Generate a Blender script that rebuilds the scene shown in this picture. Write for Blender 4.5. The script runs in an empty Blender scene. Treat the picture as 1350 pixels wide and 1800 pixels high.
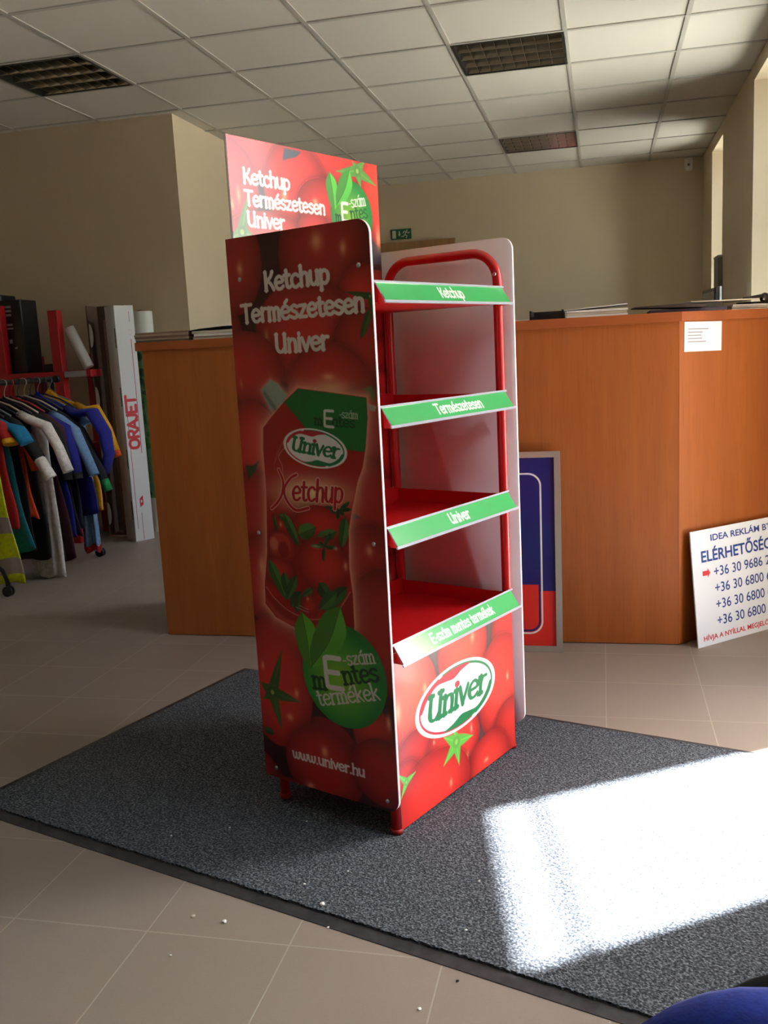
import bpy, bmesh, math, random
import numpy as np
from mathutils import Vector, Matrix
PI = math.pi
R = math.radians
SC = bpy.context.scene
COL = SC.collection

# ------------------------------------------------------------------ camera
CAM_H = 1.12
cd = bpy.data.cameras.new('camera')
cd.sensor_fit = 'HORIZONTAL'; cd.sensor_width = 36.0
cd.lens = 36.0 * 1650 / 1350
cd.clip_start = 0.02; cd.clip_end = 200
cam = bpy.data.objects.new('camera', cd); COL.objects.link(cam)
_X = Vector((0.97357457, 0.22254131, -0.05126318))      # image right, in world axes
_D = Vector((-0.01150588, -0.17639022, -0.98425307))    # image down
_F = Vector((-0.22807929, 0.95883359, -0.1691685))      # viewing direction
_m = Matrix.Identity(4)
for i in range(3):
    _m[i][0] = _X[i]; _m[i][1] = -_D[i]; _m[i][2] = -_F[i]
_m.translation = (0, 0, CAM_H)
cam.matrix_world = _m
SC.camera = cam

# ------------------------------------------------------------------ view, world, sun
SC.view_settings.view_transform = 'Standard'
SC.view_settings.look = 'None'
SC.view_settings.exposure = 1.22
SC.view_settings.gamma = 1.0
SC.view_settings.use_curve_mapping = False
SKY = 0.6
SUN = 42.0
SUN_EL = R(49.3)
w = bpy.data.worlds.new('world'); SC.world = w; w.use_nodes = True
nt = w.node_tree; bg = nt.nodes['Background']
sk = nt.nodes.new('ShaderNodeTexSky'); sk.sky_type = 'NISHITA'; sk.sun_disc = False
sk.sun_elevation = SUN_EL; sk.sun_rotation = R(57); sk.air_density = 1.0; sk.dust_density = 3.5; sk.ozone_density = 1.0
hs = nt.nodes.new('ShaderNodeHueSaturation'); hs.inputs['Saturation'].default_value = 0.7
nt.links.new(sk.outputs[0], hs.inputs['Color']); nt.links.new(hs.outputs[0], bg.inputs[0])
bg.inputs[1].default_value = SKY
sl = bpy.data.lights.new('sun', 'SUN'); sl.energy = SUN; sl.angle = R(1.2); sl.color = (1.0, 0.975, 0.94)
so = bpy.data.objects.new('sun', sl); COL.objects.link(so)
sdir = Vector((-0.839 * math.cos(SUN_EL), -0.545 * math.cos(SUN_EL), -math.sin(SUN_EL)))
so.rotation_euler = sdir.to_track_quat('-Z', 'Y').to_euler(); so.location = (6, 6, 8)
cy = SC.cycles
cy.max_bounces = 10; cy.diffuse_bounces = 6; cy.glossy_bounces = 5; cy.transparent_max_bounces = 8
cy.sample_clamp_indirect = 8.0; cy.use_denoising = True
cy.caustics_reflective = False; cy.caustics_refractive = False

# ------------------------------------------------------------------ materials
def s2l(c):
    return tuple((x / 255 / 12.92 if x <= 10.3 else ((x / 255 + 0.055) / 1.055) ** 2.4) for x in c)
MATS = {}
def mat(name, rgb, rough=0.6, metal=0.0, noise=None, bump=None, spec=0.5, coat=0.0, attr=None, sheen=0.0):
    """noise=(scale, rgb2, (sx,sy,sz)); bump=(scale, strength, dist)"""
    if name in MATS: return MATS[name]
    m = bpy.data.materials.new(name); m.use_nodes = True
    n = m.node_tree; b = n.nodes['Principled BSDF']
    b.inputs['Base Color'].default_value = (*s2l(rgb), 1)
    b.inputs['Roughness'].default_value = rough
    b.inputs['Metallic'].default_value = metal
    b.inputs['Specular IOR Level'].default_value = spec
    b.inputs['Coat Weight'].default_value = coat
    b.inputs['Coat Roughness'].default_value = 0.08
    b.inputs['Sheen Weight'].default_value = sheen
    if attr:
        a = n.nodes.new('ShaderNodeVertexColor'); a.layer_name = attr
        n.links.new(a.outputs[0], b.inputs['Base Color'])
    tc = None
    if noise or bump:
        tc = n.nodes.new('ShaderNodeTexCoord')
    if noise:
        mp = n.nodes.new('ShaderNodeMapping'); mp.inputs['Scale'].default_value = noise[2] if len(noise) > 2 else (1, 1, 1)
        t = n.nodes.new('ShaderNodeTexNoise'); t.inputs['Scale'].default_value = noise[0]; t.inputs['Detail'].default_value = 5
        r = n.nodes.new('ShaderNodeValToRGB')
        r.color_ramp.elements[0].position = 0.35; r.color_ramp.elements[1].position = 0.65
        r.color_ramp.elements[0].color = (*s2l(rgb), 1); r.color_ramp.elements[1].color = (*s2l(noise[1]), 1)
        n.links.new(tc.outputs['Object'], mp.inputs[0]); n.links.new(mp.outputs[0], t.inputs[0])
        n.links.new(t.outputs[0], r.inputs[0]); n.links.new(r.outputs[0], b.inputs['Base Color'])
    if bump:
        t = n.nodes.new('ShaderNodeTexNoise'); t.inputs['Scale'].default_value = bump[0]; t.inputs['Detail'].default_value = 3
        bp = n.nodes.new('ShaderNodeBump'); bp.inputs['Strength'].default_value = bump[1]; bp.inputs['Distance'].default_value = bump[2]
        n.links.new(tc.outputs['Object'], t.inputs[0]); n.links.new(t.outputs[0], bp.inputs['Height'])
        n.links.new(bp.outputs[0], b.inputs['Normal'])
    MATS[name] = m
    return m

def wood_mat(name, c1, c2, c3, axis_scale=(9, 9, 0.55)):
    m = bpy.data.materials.new(name); m.use_nodes = True
    n = m.node_tree; b = n.nodes['Principled BSDF']
    tc = n.nodes.new('ShaderNodeTexCoord'); mp = n.nodes.new('ShaderNodeMapping'); mp.inputs['Scale'].default_value = axis_scale
    t1 = n.nodes.new('ShaderNodeTexNoise'); t1.inputs['Scale'].default_value = 1.6; t1.inputs['Detail'].default_value = 6; t1.inputs['Distortion'].default_value = 0.6
    t2 = n.nodes.new('ShaderNodeTexNoise'); t2.inputs['Scale'].default_value = 14; t2.inputs['Detail'].default_value = 4
    r1 = n.nodes.new('ShaderNodeValToRGB')
    e = r1.color_ramp.elements; e[0].position = .3; e[1].position = .72
    e[0].color = (*s2l(c1), 1); e[1].color = (*s2l(c2), 1)
    mx = n.nodes.new('ShaderNodeMix'); mx.data_type = 'RGBA'
    r2 = n.nodes.new('ShaderNodeValToRGB'); r2.color_ramp.elements[0].position = .5; r2.color_ramp.elements[1].position = .8
    r2.color_ramp.elements[1].color = (.6, .6, .6, 1)
    n.links.new(tc.outputs['Object'], mp.inputs[0])
    n.links.new(mp.outputs[0], t1.inputs[0]); n.links.new(mp.outputs[0], t2.inputs[0])
    n.links.new(t1.outputs[0], r1.inputs[0]); n.links.new(t2.outputs[0], r2.inputs[0])
    n.links.new(r2.outputs[0], mx.inputs[0]); n.links.new(r1.outputs[0], mx.inputs[6])
    mx.inputs[7].default_value = (*s2l(c3), 1)
    n.links.new(mx.outputs[2], b.inputs['Base Color'])
    b.inputs['Roughness'].default_value = 0.42
    return m

def floor_mat():
    m = bpy.data.materials.new('floor_tiles'); m.use_nodes = True
    n = m.node_tree; b = n.nodes['Principled BSDF']
    tc = n.nodes.new('ShaderNodeTexCoord')
    mp = n.nodes.new('ShaderNodeMapping'); mp.inputs['Location'].default_value = (0.0, 0.251, 0)
    br = n.nodes.new('ShaderNodeTexBrick'); br.offset = 0.0; br.squash = 1.0
    br.inputs['Scale'].default_value = 1.0; br.inputs['Mortar Size'].default_value = 0.0019
    br.inputs['Mortar Smooth'].default_value = 0.2
    br.inputs['Brick Width'].default_value = 0.3; br.inputs['Row Height'].default_value = 0.3
    br.inputs['Color1'].default_value = (*s2l((154, 142, 133)), 1); br.inputs['Color2'].default_value = (*s2l((149, 138, 129)), 1)
    br.inputs['Mortar'].default_value = (*s2l((170, 162, 150)), 1)
    no = n.nodes.new('ShaderNodeTexNoise'); no.inputs['Scale'].default_value = 3; no.inputs['Detail'].default_value = 6
    ns = n.nodes.new('ShaderNodeTexNoise'); ns.inputs['Scale'].default_value = 260; ns.inputs['Detail'].default_value = 2
    mx = n.nodes.new('ShaderNodeMix'); mx.data_type = 'RGBA'; mx.blend_type = 'MULTIPLY'; mx.inputs[0].default_value = 0.35
    mx2 = n.nodes.new('ShaderNodeMix'); mx2.data_type = 'RGBA'; mx2.blend_type = 'MULTIPLY'; mx2.inputs[0].default_value = 0.22
    rp = n.nodes.new('ShaderNodeValToRGB'); rp.color_ramp.elements[0].color = (.6, .6, .6, 1); rp.color_ramp.elements[1].color = (1.15, 1.15, 1.15, 1)
    rp2 = n.nodes.new('ShaderNodeValToRGB'); rp2.color_ramp.elements[0].color = (.5, .5, .5, 1); rp2.color_ramp.elements[1].color = (1.2, 1.2, 1.2, 1)
    n.links.new(tc.outputs['Object'], mp.inputs[0]); n.links.new(mp.outputs[0], br.inputs['Vector'])
    n.links.new(tc.outputs['Object'], no.inputs[0]); n.links.new(tc.outputs['Object'], ns.inputs[0])
    n.links.new(no.outputs[0], rp.inputs[0]); n.links.new(ns.outputs[0], rp2.inputs[0])
    n.links.new(br.outputs['Color'], mx.inputs[6]); n.links.new(rp.outputs[0], mx.inputs[7])
    n.links.new(mx.outputs[2], mx2.inputs[6]); n.links.new(rp2.outputs[0], mx2.inputs[7])
    n.links.new(mx2.outputs[2], b.inputs['Base Color'])
    bp = n.nodes.new('ShaderNodeBump'); bp.inputs['Strength'].default_value = 0.5; bp.inputs['Distance'].default_value = 0.001; bp.invert = True
    n.links.new(br.outputs['Fac'], bp.inputs['Height']); n.links.new(bp.outputs[0], b.inputs['Normal'])
    b.inputs['Roughness'].default_value = 0.5; b.inputs['Specular IOR Level'].default_value = 0.35
    return m

def carpet_mat():
    m = bpy.data.materials.new('mat_pile'); m.use_nodes = True
    n = m.node_tree; b = n.nodes['Principled BSDF']
    tc = n.nodes.new('ShaderNodeTexCoord')
    t = n.nodes.new('ShaderNodeTexNoise'); t.inputs['Scale'].default_value = 190; t.inputs['Detail'].default_value = 3
    v = n.nodes.new('ShaderNodeTexVoronoi'); v.inputs['Scale'].default_value = 230
    r = n.nodes.new('ShaderNodeValToRGB'); e = r.color_ramp.elements
    e[0].position = .36; e[0].color = (*s2l((51, 55, 61)), 1); e[1].position = .66; e[1].color = (*s2l((117, 124, 133)), 1)
    x = e.new(.5); x.color = (*s2l((77, 83, 91)), 1)
    n.links.new(tc.outputs['Object'], t.inputs[0]); n.links.new(tc.outputs['Object'], v.inputs[0])
    n.links.new(t.outputs[0], r.inputs[0]); n.links.new(r.outputs[0], b.inputs['Base Color'])
    bp = n.nodes.new('ShaderNodeBump'); bp.inputs['Strength'].default_value = 0.7; bp.inputs['Distance'].default_value = 0.003
    n.links.new(v.outputs[0], bp.inputs['Height']); n.links.new(bp.outputs[0], b.inputs['Normal'])
    b.inputs['Roughness'].default_value = 0.95; b.inputs['Specular IOR Level'].default_value = 0.1
    return m

def glass_mat():
    m = bpy.data.materials.new('window_glass'); m.use_nodes = True
    n = m.node_tree
    for x in list(n.nodes):
        if x.type != 'OUTPUT_MATERIAL': n.nodes.remove(x)
    out = n.nodes['Material Output']
    tr = n.nodes.new('ShaderNodeBsdfTransparent'); tr.inputs[0].default_value = (.92, .95, .94, 1)
    gl = n.nodes.new('ShaderNodeBsdfGlossy'); gl.inputs['Roughness'].default_value = 0.02
    fr = n.nodes.new('ShaderNodeFresnel'); fr.inputs[0].default_value = 1.3
    mx = n.nodes.new('ShaderNodeMixShader')
    n.links.new(fr.outputs[0], mx.inputs[0]); n.links.new(tr.outputs[0], mx.inputs[1]); n.links.new(gl.outputs[0], mx.inputs[2])
    n.links.new(mx.outputs[0], out.inputs[0])
    return m

M_wall = mat('cream_wall_paint', (208, 193, 167), .85, noise=(2.2, (204, 189, 163)), bump=(160, .12, .002))
M_sill = mat('white_sill', (225, 222, 214), .5)
M_ceil = mat('ceiling_tile', (206, 203, 196), .9, bump=(220, .25, .002))
M_tbar = mat('ceiling_grid_bar', (178, 176, 170), .5)
M_floor = floor_mat(); M_carpet = carpet_mat(); M_glass = glass_mat()
M_rubber = mat('black_rubber', (38, 38, 42), .6, noise=(30, (60, 60, 64)))
M_wood = wood_mat('cherry_laminate', (148, 80, 33), (163, 92, 41), (132, 70, 27))
M_woodtop = wood_mat('cherry_laminate_top', (146, 76, 34), (158, 86, 42), (134, 68, 30), (.55, 9, 9))
M_red = mat('red_powder_coat', (196, 20, 22), .28, coat=.3)
M_redshelf = mat('red_tray_paint', (190, 20, 24), .38)
M_white = mat('white_plastic_sheet', (232, 228, 228), .35)
M_bounce_pink = mat('white_panel_bounce_tint', (238, 218, 218), .6)  # white sheet; red bounce light is tinted into its colour as pink
M_print = mat('printed_film', (200, 30, 30), .3, attr='print', coat=.25)
M_matte = mat('printed_paper', (230, 230, 230), .5, attr='print')
M_clear = mat('clear_plastic_edge', (176, 178, 190), .15, spec=.8)
M_chrome = mat('chrome', (210, 210, 210), .18, 1.0)
M_alu = mat('brushed_aluminium', (196, 200, 196), .35, .8)
M_mirror = mat('polished_aluminium', (190, 190, 188), .12, 1.0)
M_black = mat('black_plastic', (22, 22, 24), .45)
M_blackm = mat('black_metal', (20, 20, 22), .4)
M_brown = mat('brown_card', (128, 98, 76), .9, noise=(12, (118, 90, 70)))
M_cardw = mat('white_card', (206, 206, 206), .7)
M_kraft = mat('cardboard_tube', (150, 128, 112), .85, noise=(6, (138, 116, 102)))
M_paper = mat('white_paper', (232, 232, 230), .8)
M_paper2 = mat('cream_paper', (200, 192, 178), .8)
M_signblue = mat('blue_film', (30, 34, 120), .3, coat=.2)
M_letterblue = mat('blue_lettering', (40, 66, 140), .5)
M_letterred = mat('red_lettering', (205, 48, 62), .5)
M_brownwood = wood_mat('door_wood', (150, 112, 72), (170, 128, 84), (128, 92, 60))
M_pave = mat('outdoor_paving', (186, 182, 172), .9)
M_facade = mat('outdoor_facade', (222, 214, 196), .9)
M_tube = mat('fluorescent_tube', (235, 235, 230), .3)

# ------------------------------------------------------------------ mesh helpers
class MB:
    def __init__(s): s.bm = bmesh.new()
    def _xf(s, vs, loc, rot, mi):
        M = Matrix.Translation(loc) @ (rot if rot is not None else Matrix.Identity(4))
        for v_ in vs: v_.co = M @ v_.co
        fs = set(f for v_ in vs for f in v_.link_faces)
        for f in fs: f.material_index = mi
        return fs
    def box(s, c, d, rot=None, mi=0, bev=0.0, seg=2):
        r = bmesh.ops.create_cube(s.bm, size=1.0); vs = r['verts']
        for v_ in vs: v_.co = Vector((v_.co.x * d[0], v_.co.y * d[1], v_.co.z * d[2]))
        if bev:
            es = list(set(e for v_ in vs for e in v_.link_edges))
            q = bmesh.ops.bevel(s.bm, geom=es, offset=bev, segments=seg, profile=.5, affect='EDGES')
            vs = list(set(v_ for f in q['faces'] for v_ in f.verts) | set(v_ for v_ in vs if v_.is_valid))
        s._xf(vs, Vector(c), rot, mi); return s
    def box2(s, a, b, mi=0, bev=0.0):
        return s.box([(a[i] + b[i]) / 2 for i in range(3)], [abs(b[i] - a[i]) for i in range(3)], None, mi, bev)
    def cyl(s, p0, p1, r, seg=20, r2=None, mi=0, caps=True):
        p0 = Vector(p0); p1 = Vector(p1); d = p1 - p0
        q = bmesh.ops.create_cone(s.bm, cap_ends=caps, segments=seg, radius1=r, radius2=r if r2 is None else r2, depth=d.length)
        rot = Vector((0, 0, 1)).rotation_difference(d.normalized()).to_matrix().to_4x4()
        fs = s._xf(q['verts'], (p0 + p1) / 2, rot, mi)
        for f in fs:
            if len(f.verts) == 4: f.smooth = True
        return s
    def sph(s, c, r, sc=(1, 1, 1), mi=0, u=16, v=10, rot=None):
        q = bmesh.ops.create_uvsphere(s.bm, u_segments=u, v_segments=v, radius=r)
        for x in q['verts']: x.co = Vector((x.co.x * sc[0], x.co.y * sc[1], x.co.z * sc[2]))
        for f in s._xf(q['verts'], Vector(c), rot, mi): f.smooth = True
        return s
    def tube(s, pts, r, seg=12, mi=0, caps=True, rr=None):
        pts = [Vector(p) for p in pts]; n = len(pts); rings = []; up = None
        for i, p in enumerate(pts):
            t = (pts[min(i + 1, n - 1)] - pts[max(i - 1, 0)]).normalized()
            if up is None:
                up = Vector((0, 0, 1)) if abs(t.z) < .9 else Vector((1, 0, 0))
            a = t.cross(up).normalized(); b = a.cross(t).normalized(); up = b
            R_ = rr[i] if rr else (r, r)
            if not isinstance(R_, (tuple, list)): R_ = (R_, R_)
            rings.append([s.bm.verts.new(p + a * math.cos(k * 2 * PI / seg) * R_[0] + b * math.sin(k * 2 * PI / seg) * R_[1]) for k in range(seg)])
        for i in range(n - 1):
            for k in range(seg):
                f = s.bm.faces.new((rings[i][k], rings[i][(k + 1) % seg], rings[i + 1][(k + 1) % seg], rings[i + 1][k]))
                f.smooth = True; f.material_index = mi
        if caps:
            f = s.bm.faces.new(rings[0][::-1]); f.material_index = mi
            f = s.bm.faces.new(rings[-1]); f.material_index = mi
        return s
    def loft(s, rings, mi=0, caps=True, smooth=True):
        vr = [[s.bm.verts.new(p) for p in r] for r in rings]; n = len(vr[0])
        for i in range(len(vr) - 1):
            for k in range(n):
                f = s.bm.faces.new((vr[i][k], vr[i][(k + 1) % n], vr[i + 1][(k + 1) % n], vr[i + 1][k]))
                f.smooth = smooth; f.material_index = mi if not callable(mi) else mi(i)
        if caps:
            for r in (vr[0][::-1], vr[-1]):
                f = s.bm.faces.new(r); f.material_index = mi if not callable(mi) else mi(0)
        return s
    def prism(s, poly, axis, a, b, mi=0):
        """poly: 2D points; axis: which axis is extruded from a to b"""
        def P(p, t):
            if axis == 0: return (t, p[0], p[1])
            if axis == 1: return (p[0], t, p[1])
            return (p[0], p[1], t)
        A = [s.bm.verts.new(P(p, a)) for p in poly]; B = [s.bm.verts.new(P(p, b)) for p in poly]
        fs = [s.bm.faces.new(A), s.bm.faces.new(B[::-1])]
        n = len(poly)
        for i in range(n): fs.append(s.bm.faces.new((A[i], B[i], B[(i + 1) % n], A[(i + 1) % n])))
        for f in fs: f.material_index = mi
        return s
    def build(s, name, mats, parent=None, loc=(0, 0, 0), rz=0, recalc=True):
        if recalc: bmesh.ops.recalc_face_normals(s.bm, faces=s.bm.faces[:])
        me = bpy.data.meshes.new(name); s.bm.to_mesh(me); s.bm.free()
        for m_ in (mats if isinstance(mats, (list, tuple)) else [mats]): me.materials.append(m_)
        return link(name, me, parent, loc, rz)
def link(name, me, parent=None, loc=(0, 0, 0), rz=0):
    o = bpy.data.objects.new(name, me); COL.objects.link(o)
    if parent: o.parent = parent
    o.location = loc; o.rotation_euler = (0, 0, rz) if not isinstance(rz, tuple) else rz
    return o
def tag(o, label=None, cat=None, group=None, kind=None):
    if label: o['label'] = label
    if cat: o['category'] = cat
    if group: o['group'] = group
    if kind: o['kind'] = kind
    return o
def struct(o, label=None, cat=None):
    o['kind'] = 'structure'
    if label: o['label'] = label
    if cat: o['category'] = cat
    return o
def empty(name, loc, rz, label, cat, group=None):
    o = bpy.data.objects.new(name, None); COL.objects.link(o); o.empty_display_size = .1
    o.location = loc; o.rotation_euler = (0, 0, rz) if not isinstance(rz, tuple) else rz
    return tag(o, label, cat, group)

# ------------------------------------------------------------------ the room
CH = 2.68
WX = 0.90           # straight window wall
WT = 0.30
BASE = Vector((0.9, 4.2, 0)); WD = Vector((0.213, -0.977, 0)).normalized(); WN = Vector((-WD.y, WD.x, 0))
if WN.x < 0: WN = -WN
WANG = math.atan2(WD.y, WD.x)
END = BASE + WD * 7.4

struct(MB().prism([(-6.4, -3.4), (END.x + .05, -3.4), (END.x + .05, END.y), (0.95, 4.2), (0.95, 9.3), (-6.4, 9.3)], 2, -.06, 0).build('floor', M_floor),
       'beige grey square tiled floor of the room', 'floor')

# ceiling: tiles with a raised grid, three cells left open for the light fixtures
LIGHTS = [(-2.865, 4.93), (-.465, 5.53), (-.465, 7.93)]
def is_light(cx_, cy_): return any(abs(cx_ - a) < .1 and abs(cy_ - b) < .1 for a, b in LIGHTS)
mb = MB(); gx = [-.165 + .6 * k for k in range(-10, 5)]; gy = [5.23 + .6 * k for k in range(-15, 7)]
def wall_x_at(y): return WX + .05 if y > 4.2 else WX + (4.2 - y) * .218 + .05
for x in gx:
    for y in gy:
        if y > 9.1: continue
        x1 = min(x + .6, wall_x_at(y + .3)); y1 = min(y + .6, 9.25)
        if x1 <= x + .02 or is_light(x + .3, y + .3): continue
        mb.box2((x, y, CH + .003), (x1, y1, CH + .02))
struct(mb.build('ceiling', M_ceil), 'suspended ceiling of square white tiles', 'ceiling')
mb = MB()
for x in gx:
    y1 = 9.25 if x < WX else 4.2 - (x - WX) / .218
    if y1 > -3.3: mb.box2((x - .012, -3.37, CH - .002), (x + .012, y1, CH + .03))
for y in gy:
    if y < 9.2: mb.box2((-6.2, y - .012, CH - .0025), (wall_x_at(y), y + .012, CH + .029))
struct(mb.build('trim_1', M_tbar), 'pale grey metal grid bars of the ceiling', 'ceiling grid')
struct(MB().prism([(-6.4, -3.4), (END.x + .2, -3.4), (END.x + .2, END.y), (1.15, 4.2), (1.15, 9.5), (-6.4, 9.5)], 2, CH + .13, CH + .2).build('trim_2', M_ceil), 'slab above the suspended ceiling', 'ceiling slab')

def wall_with_openings(name, P, D, N, L, ops, label, T=WT, H=CH + .13):
    """P start, D along, N outward; ops = (t0,t1,z0,z1)"""
    mb = MB(); ang = math.atan2(D.y, D.x); rot = Matrix.Rotation(ang, 4, 'Z')
    sgn = 1 if (rot @ Vector((0, 1, 0))).dot(N) > 0 else -1
    def seg(t0, t1, z0, z1):
        if t1 - t0 < 1e-4 or z1 - z0 < 1e-4: return
        c = P + D * ((t0 + t1) / 2) + N * (T / 2); mb.box((c.x, c.y, (z0 + z1) / 2), (t1 - t0, T, z1 - z0), rot)
    t = 0
    for a, b, z0, z1 in sorted(ops):
        seg(t, a, 0, H); seg(a, b, 0, z0); seg(a, b, z1, H); t = b
    seg(t, L, 0, H)
    return struct(mb.build(name, M_wall), label, 'wall')

wall_with_openings('wall_right', Vector((WX, 9.5, 0)), Vector((0, -1, 0)), Vector((1, 0, 0)), 5.3,
                   [(9.5 - 8.51, 9.5 - 7.79, .9, 2.585), (9.5 - 6.29, 9.5 - 4.75, .9, 2.59)], 'cream wall with the tall deep windows on the right', .45)
DT0, DT1 = 1.084, 1.779
wall_with_openings('wall_right_front', BASE, WD, WN, 7.7, [(DT0, DT1, 0, 2.35), (2.25, 3.75, .85, 2.4)],
                   'cream wall with the glazed entrance door')
struct(MB().box2((-6.4, 5.9, 0), (-2.66, 6.2, CH + .13)).build('wall_left', M_wall), 'dim beige wall behind the clothes rack', 'wall')
struct(MB().box2((-2.96, 6.2, 0), (-2.66, 9.2, CH + .13)).build('wall_left_back', M_wall), 'cream wall receding behind the counter', 'wall')
struct(MB().box2((-2.96, 9.2, 0), (1.35, 9.5, CH + .13)).build('wall_back', M_wall), 'cream back wall behind the reception counter', 'wall')
struct(MB().box2((-6.4, -3.4, 0), (-6.1, 5.9, CH + .13)).build('wall_left_side', M_wall), 'side wall out of view on the left', 'wall')
struct(MB().box2((-6.1, -3.7, 0), (3.2, -3.4, CH + .13)).build('wall_front', M_wall), 'wall behind the camera', 'wall')
struct(MB().box2((-1.5, -2, -.14), (26, 40, -.08)).build('ground', M_pave), 'sunlit paving outside the windows', 'ground')

# windows in the right hand wall: frame, pane, sill; the entrance door stands open
def window(n, P, D, N, t0, t1, z0, z1, depth, label):
    ang = math.atan2(D.y, D.x); rot = Matrix.Rotation(ang, 4, 'Z')
    def at(t, z, o): q = P + D * t + N * o; return (q.x, q.y, z)
    root = empty('window_%d' % n, at((t0 + t1) / 2, z0, depth), 0, label, 'window'); root['kind'] = 'structure'
    inv = Vector(root.location)
    mb = MB(); f = .06
    def b(mb_, ta, tb, za, zb, o, th):
        c = Vector(at((ta + tb) / 2, (za + zb) / 2, o)) - inv; mb_.box(c, (tb - ta, th, zb - za), rot)
    b(mb, t0, t0 + f, z0, z1, depth, .06); b(mb, t1 - f, t1, z0, z1, depth, .06)
    b(mb, t0 + f, t1 - f, z0, z0 + f, depth, .06); b(mb, t0 + f, t1 - f, z1 - f, z1, depth, .06)
    mb.build('window_frame', M_sill, root)
    mb = MB(); b(mb, t0 + f, t1 - f, z0 + f, z1 - f, depth, .006); mb.build('window_pane', M_glass, root)
    mb = MB(); b(mb, t0, t1, z0 - .001, z0 + .02, depth / 2 - .045, depth - .01); mb.build('window_sill', M_sill, root)
RP, RD, RN = Vector((WX, 9.5, 0)), Vector((0, -1, 0)), Vector((1, 0, 0))
window(1, RP, RD, RN, .99, 1.71, .9, 2.585, .38, 'tall narrow window in the far right corner')
window(2, RP, RD, RN, 3.21, 4.75, .9, 2.59, .38, 'tall bright window at the right end of the counter')
window(3, BASE, WD, WN, 2.25, 3.75, .85, 2.4, .24, 'wide unseen window added beside the entrance door to light the stand')  # added out-of-view window, placed and sized to brighten the stand front
def door_frame():
    rot = Matrix.Rotation(WANG, 4, 'Z')
    mb = MB()
    for ta, tb, za, zb, o, th in ((DT0, DT1, 2.172, 2.190, .27, .018), (DT0, DT1, 0.0, .015, .27, .05)):
        q = BASE + WD * ((ta + tb) / 2) + WN * o; mb.box((q.x, q.y, (za + zb) / 2), (tb - ta, th, zb - za), rot)
    struct(mb.build('door_1', M_alu), 'aluminium threshold and transom bar of the open entrance', 'door')
door_frame()

# portals where daylight enters (sampling guides only, they give no light of their own)
def portal(c, sx, sy, N):
    l = bpy.data.lights.new('daylight_portal', 'AREA'); l.shape = 'RECTANGLE'; l.size = sx; l.size_y = sy
    l.cycles.is_portal = True
    o = bpy.data.objects.new('daylight_portal', l); COL.objects.link(o); o.location = c
    o.rotation_euler = (-N).to_track_quat('-Z', 'Y').to_euler()
portal((WX + .5, 8.15, 1.74), .74, 1.7, RN); portal((WX + .5, 5.52, 1.74), 1.56, 1.7, RN)
q = BASE + WD * ((DT0 + DT1) / 2) + WN * .34; portal((q.x, q.y, 1.18), .72, 2.36, WN)
q = BASE + WD * 3.0 + WN * .34; portal((q.x, q.y, 1.62), 1.52, 1.56, WN)

# back door, exit sign, sensor
root = empty('door_2', (-1.85, 9.2, 0), 0, 'wooden door with a brown frame in the back wall', 'door'); root['kind'] = 'structure'
mb = MB(); mb.box2((-.50, -.05, 0), (-.42, 0, 2.14)).box2((.42, -.05, 0), (.50, 0, 2.14)).box2((-.42, -.05, 2.06), (.42, 0, 2.14))
mb.build('door_frame', M_brownwood, root)
MB().box2((-.42, -.03, 0.004), (.42, 0, 2.06)).box2((-.3, -.036, 1.2), (.3, -.03, 1.94), bev=.004).build('door_leaf', M_brownwood, root)
root = empty('exit_sign', (-1.873, 9.198, 2.217), 0, 'green emergency exit sign above the door in the back wall', 'exit sign')
MB().box2((-.1, -.012, -.047), (.1, 0, .047), bev=.002).build('sign_plate', mat('exit_green', (10, 96, 70), .4), root)
mb = MB(); mw = mat('exit_symbol', (196, 206, 180), .5)
mb.box2((-.087, -.014, -.036), (-.05, -.0125, .036))
mb.prism([(-.022, .028), (-.010, .028), (-.010, .002), (-.001, .002), (-.016, -.022), (-.031, .002), (-.022, .002)], 1, -.014, -.0125)
mb.cyl((.058, -.0125, .030), (.058, -.014, .030), .008, 12)
for p, q_ in (((.05, .02), (.036, -.008)), ((.036, -.008), (.058, -.018)), ((.058, -.018), (.05, -.038)), ((.036, -.008), (.022, -.022)), ((.022, -.022), (.006, -.022)),
              ((.05, .018), (.07, .006)), ((.07, .006), (.084, .014)), ((.05, .018), (.03, .024)), ((.03, .024), (.02, .008))):
    d_ = Vector((q_[0] - p[0], 0, q_[1] - p[1])); L_ = d_.length + .006
    mb.box(((p[0] + q_[0]) / 2, -.01325, (p[1] + q_[1]) / 2), (L_, .0015, .009), Matrix.Rotation(-math.atan2(d_.z, d_.x), 4, 'Y'))
mb.build('exit_symbol', mw, root)
root = empty('motion_sensor', (.77, 9.2, 2.63), 0, 'small white motion sensor high in the back corner beside the ceiling', 'sensor')
MB().box2((-.035, -.05, -.07), (.035, -.015, .04), bev=.012).build('housing', M_white, root)
MB().box2((-.015, -.02, .0), (.015, 0, .046), bev=.004).build('bracket', M_white, root)
MB().sph((0, -.05, -.02), .012, (1, .5, 1)).build('lens', mat('grey_lens', (120, 118, 112), .3), root)

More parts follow.
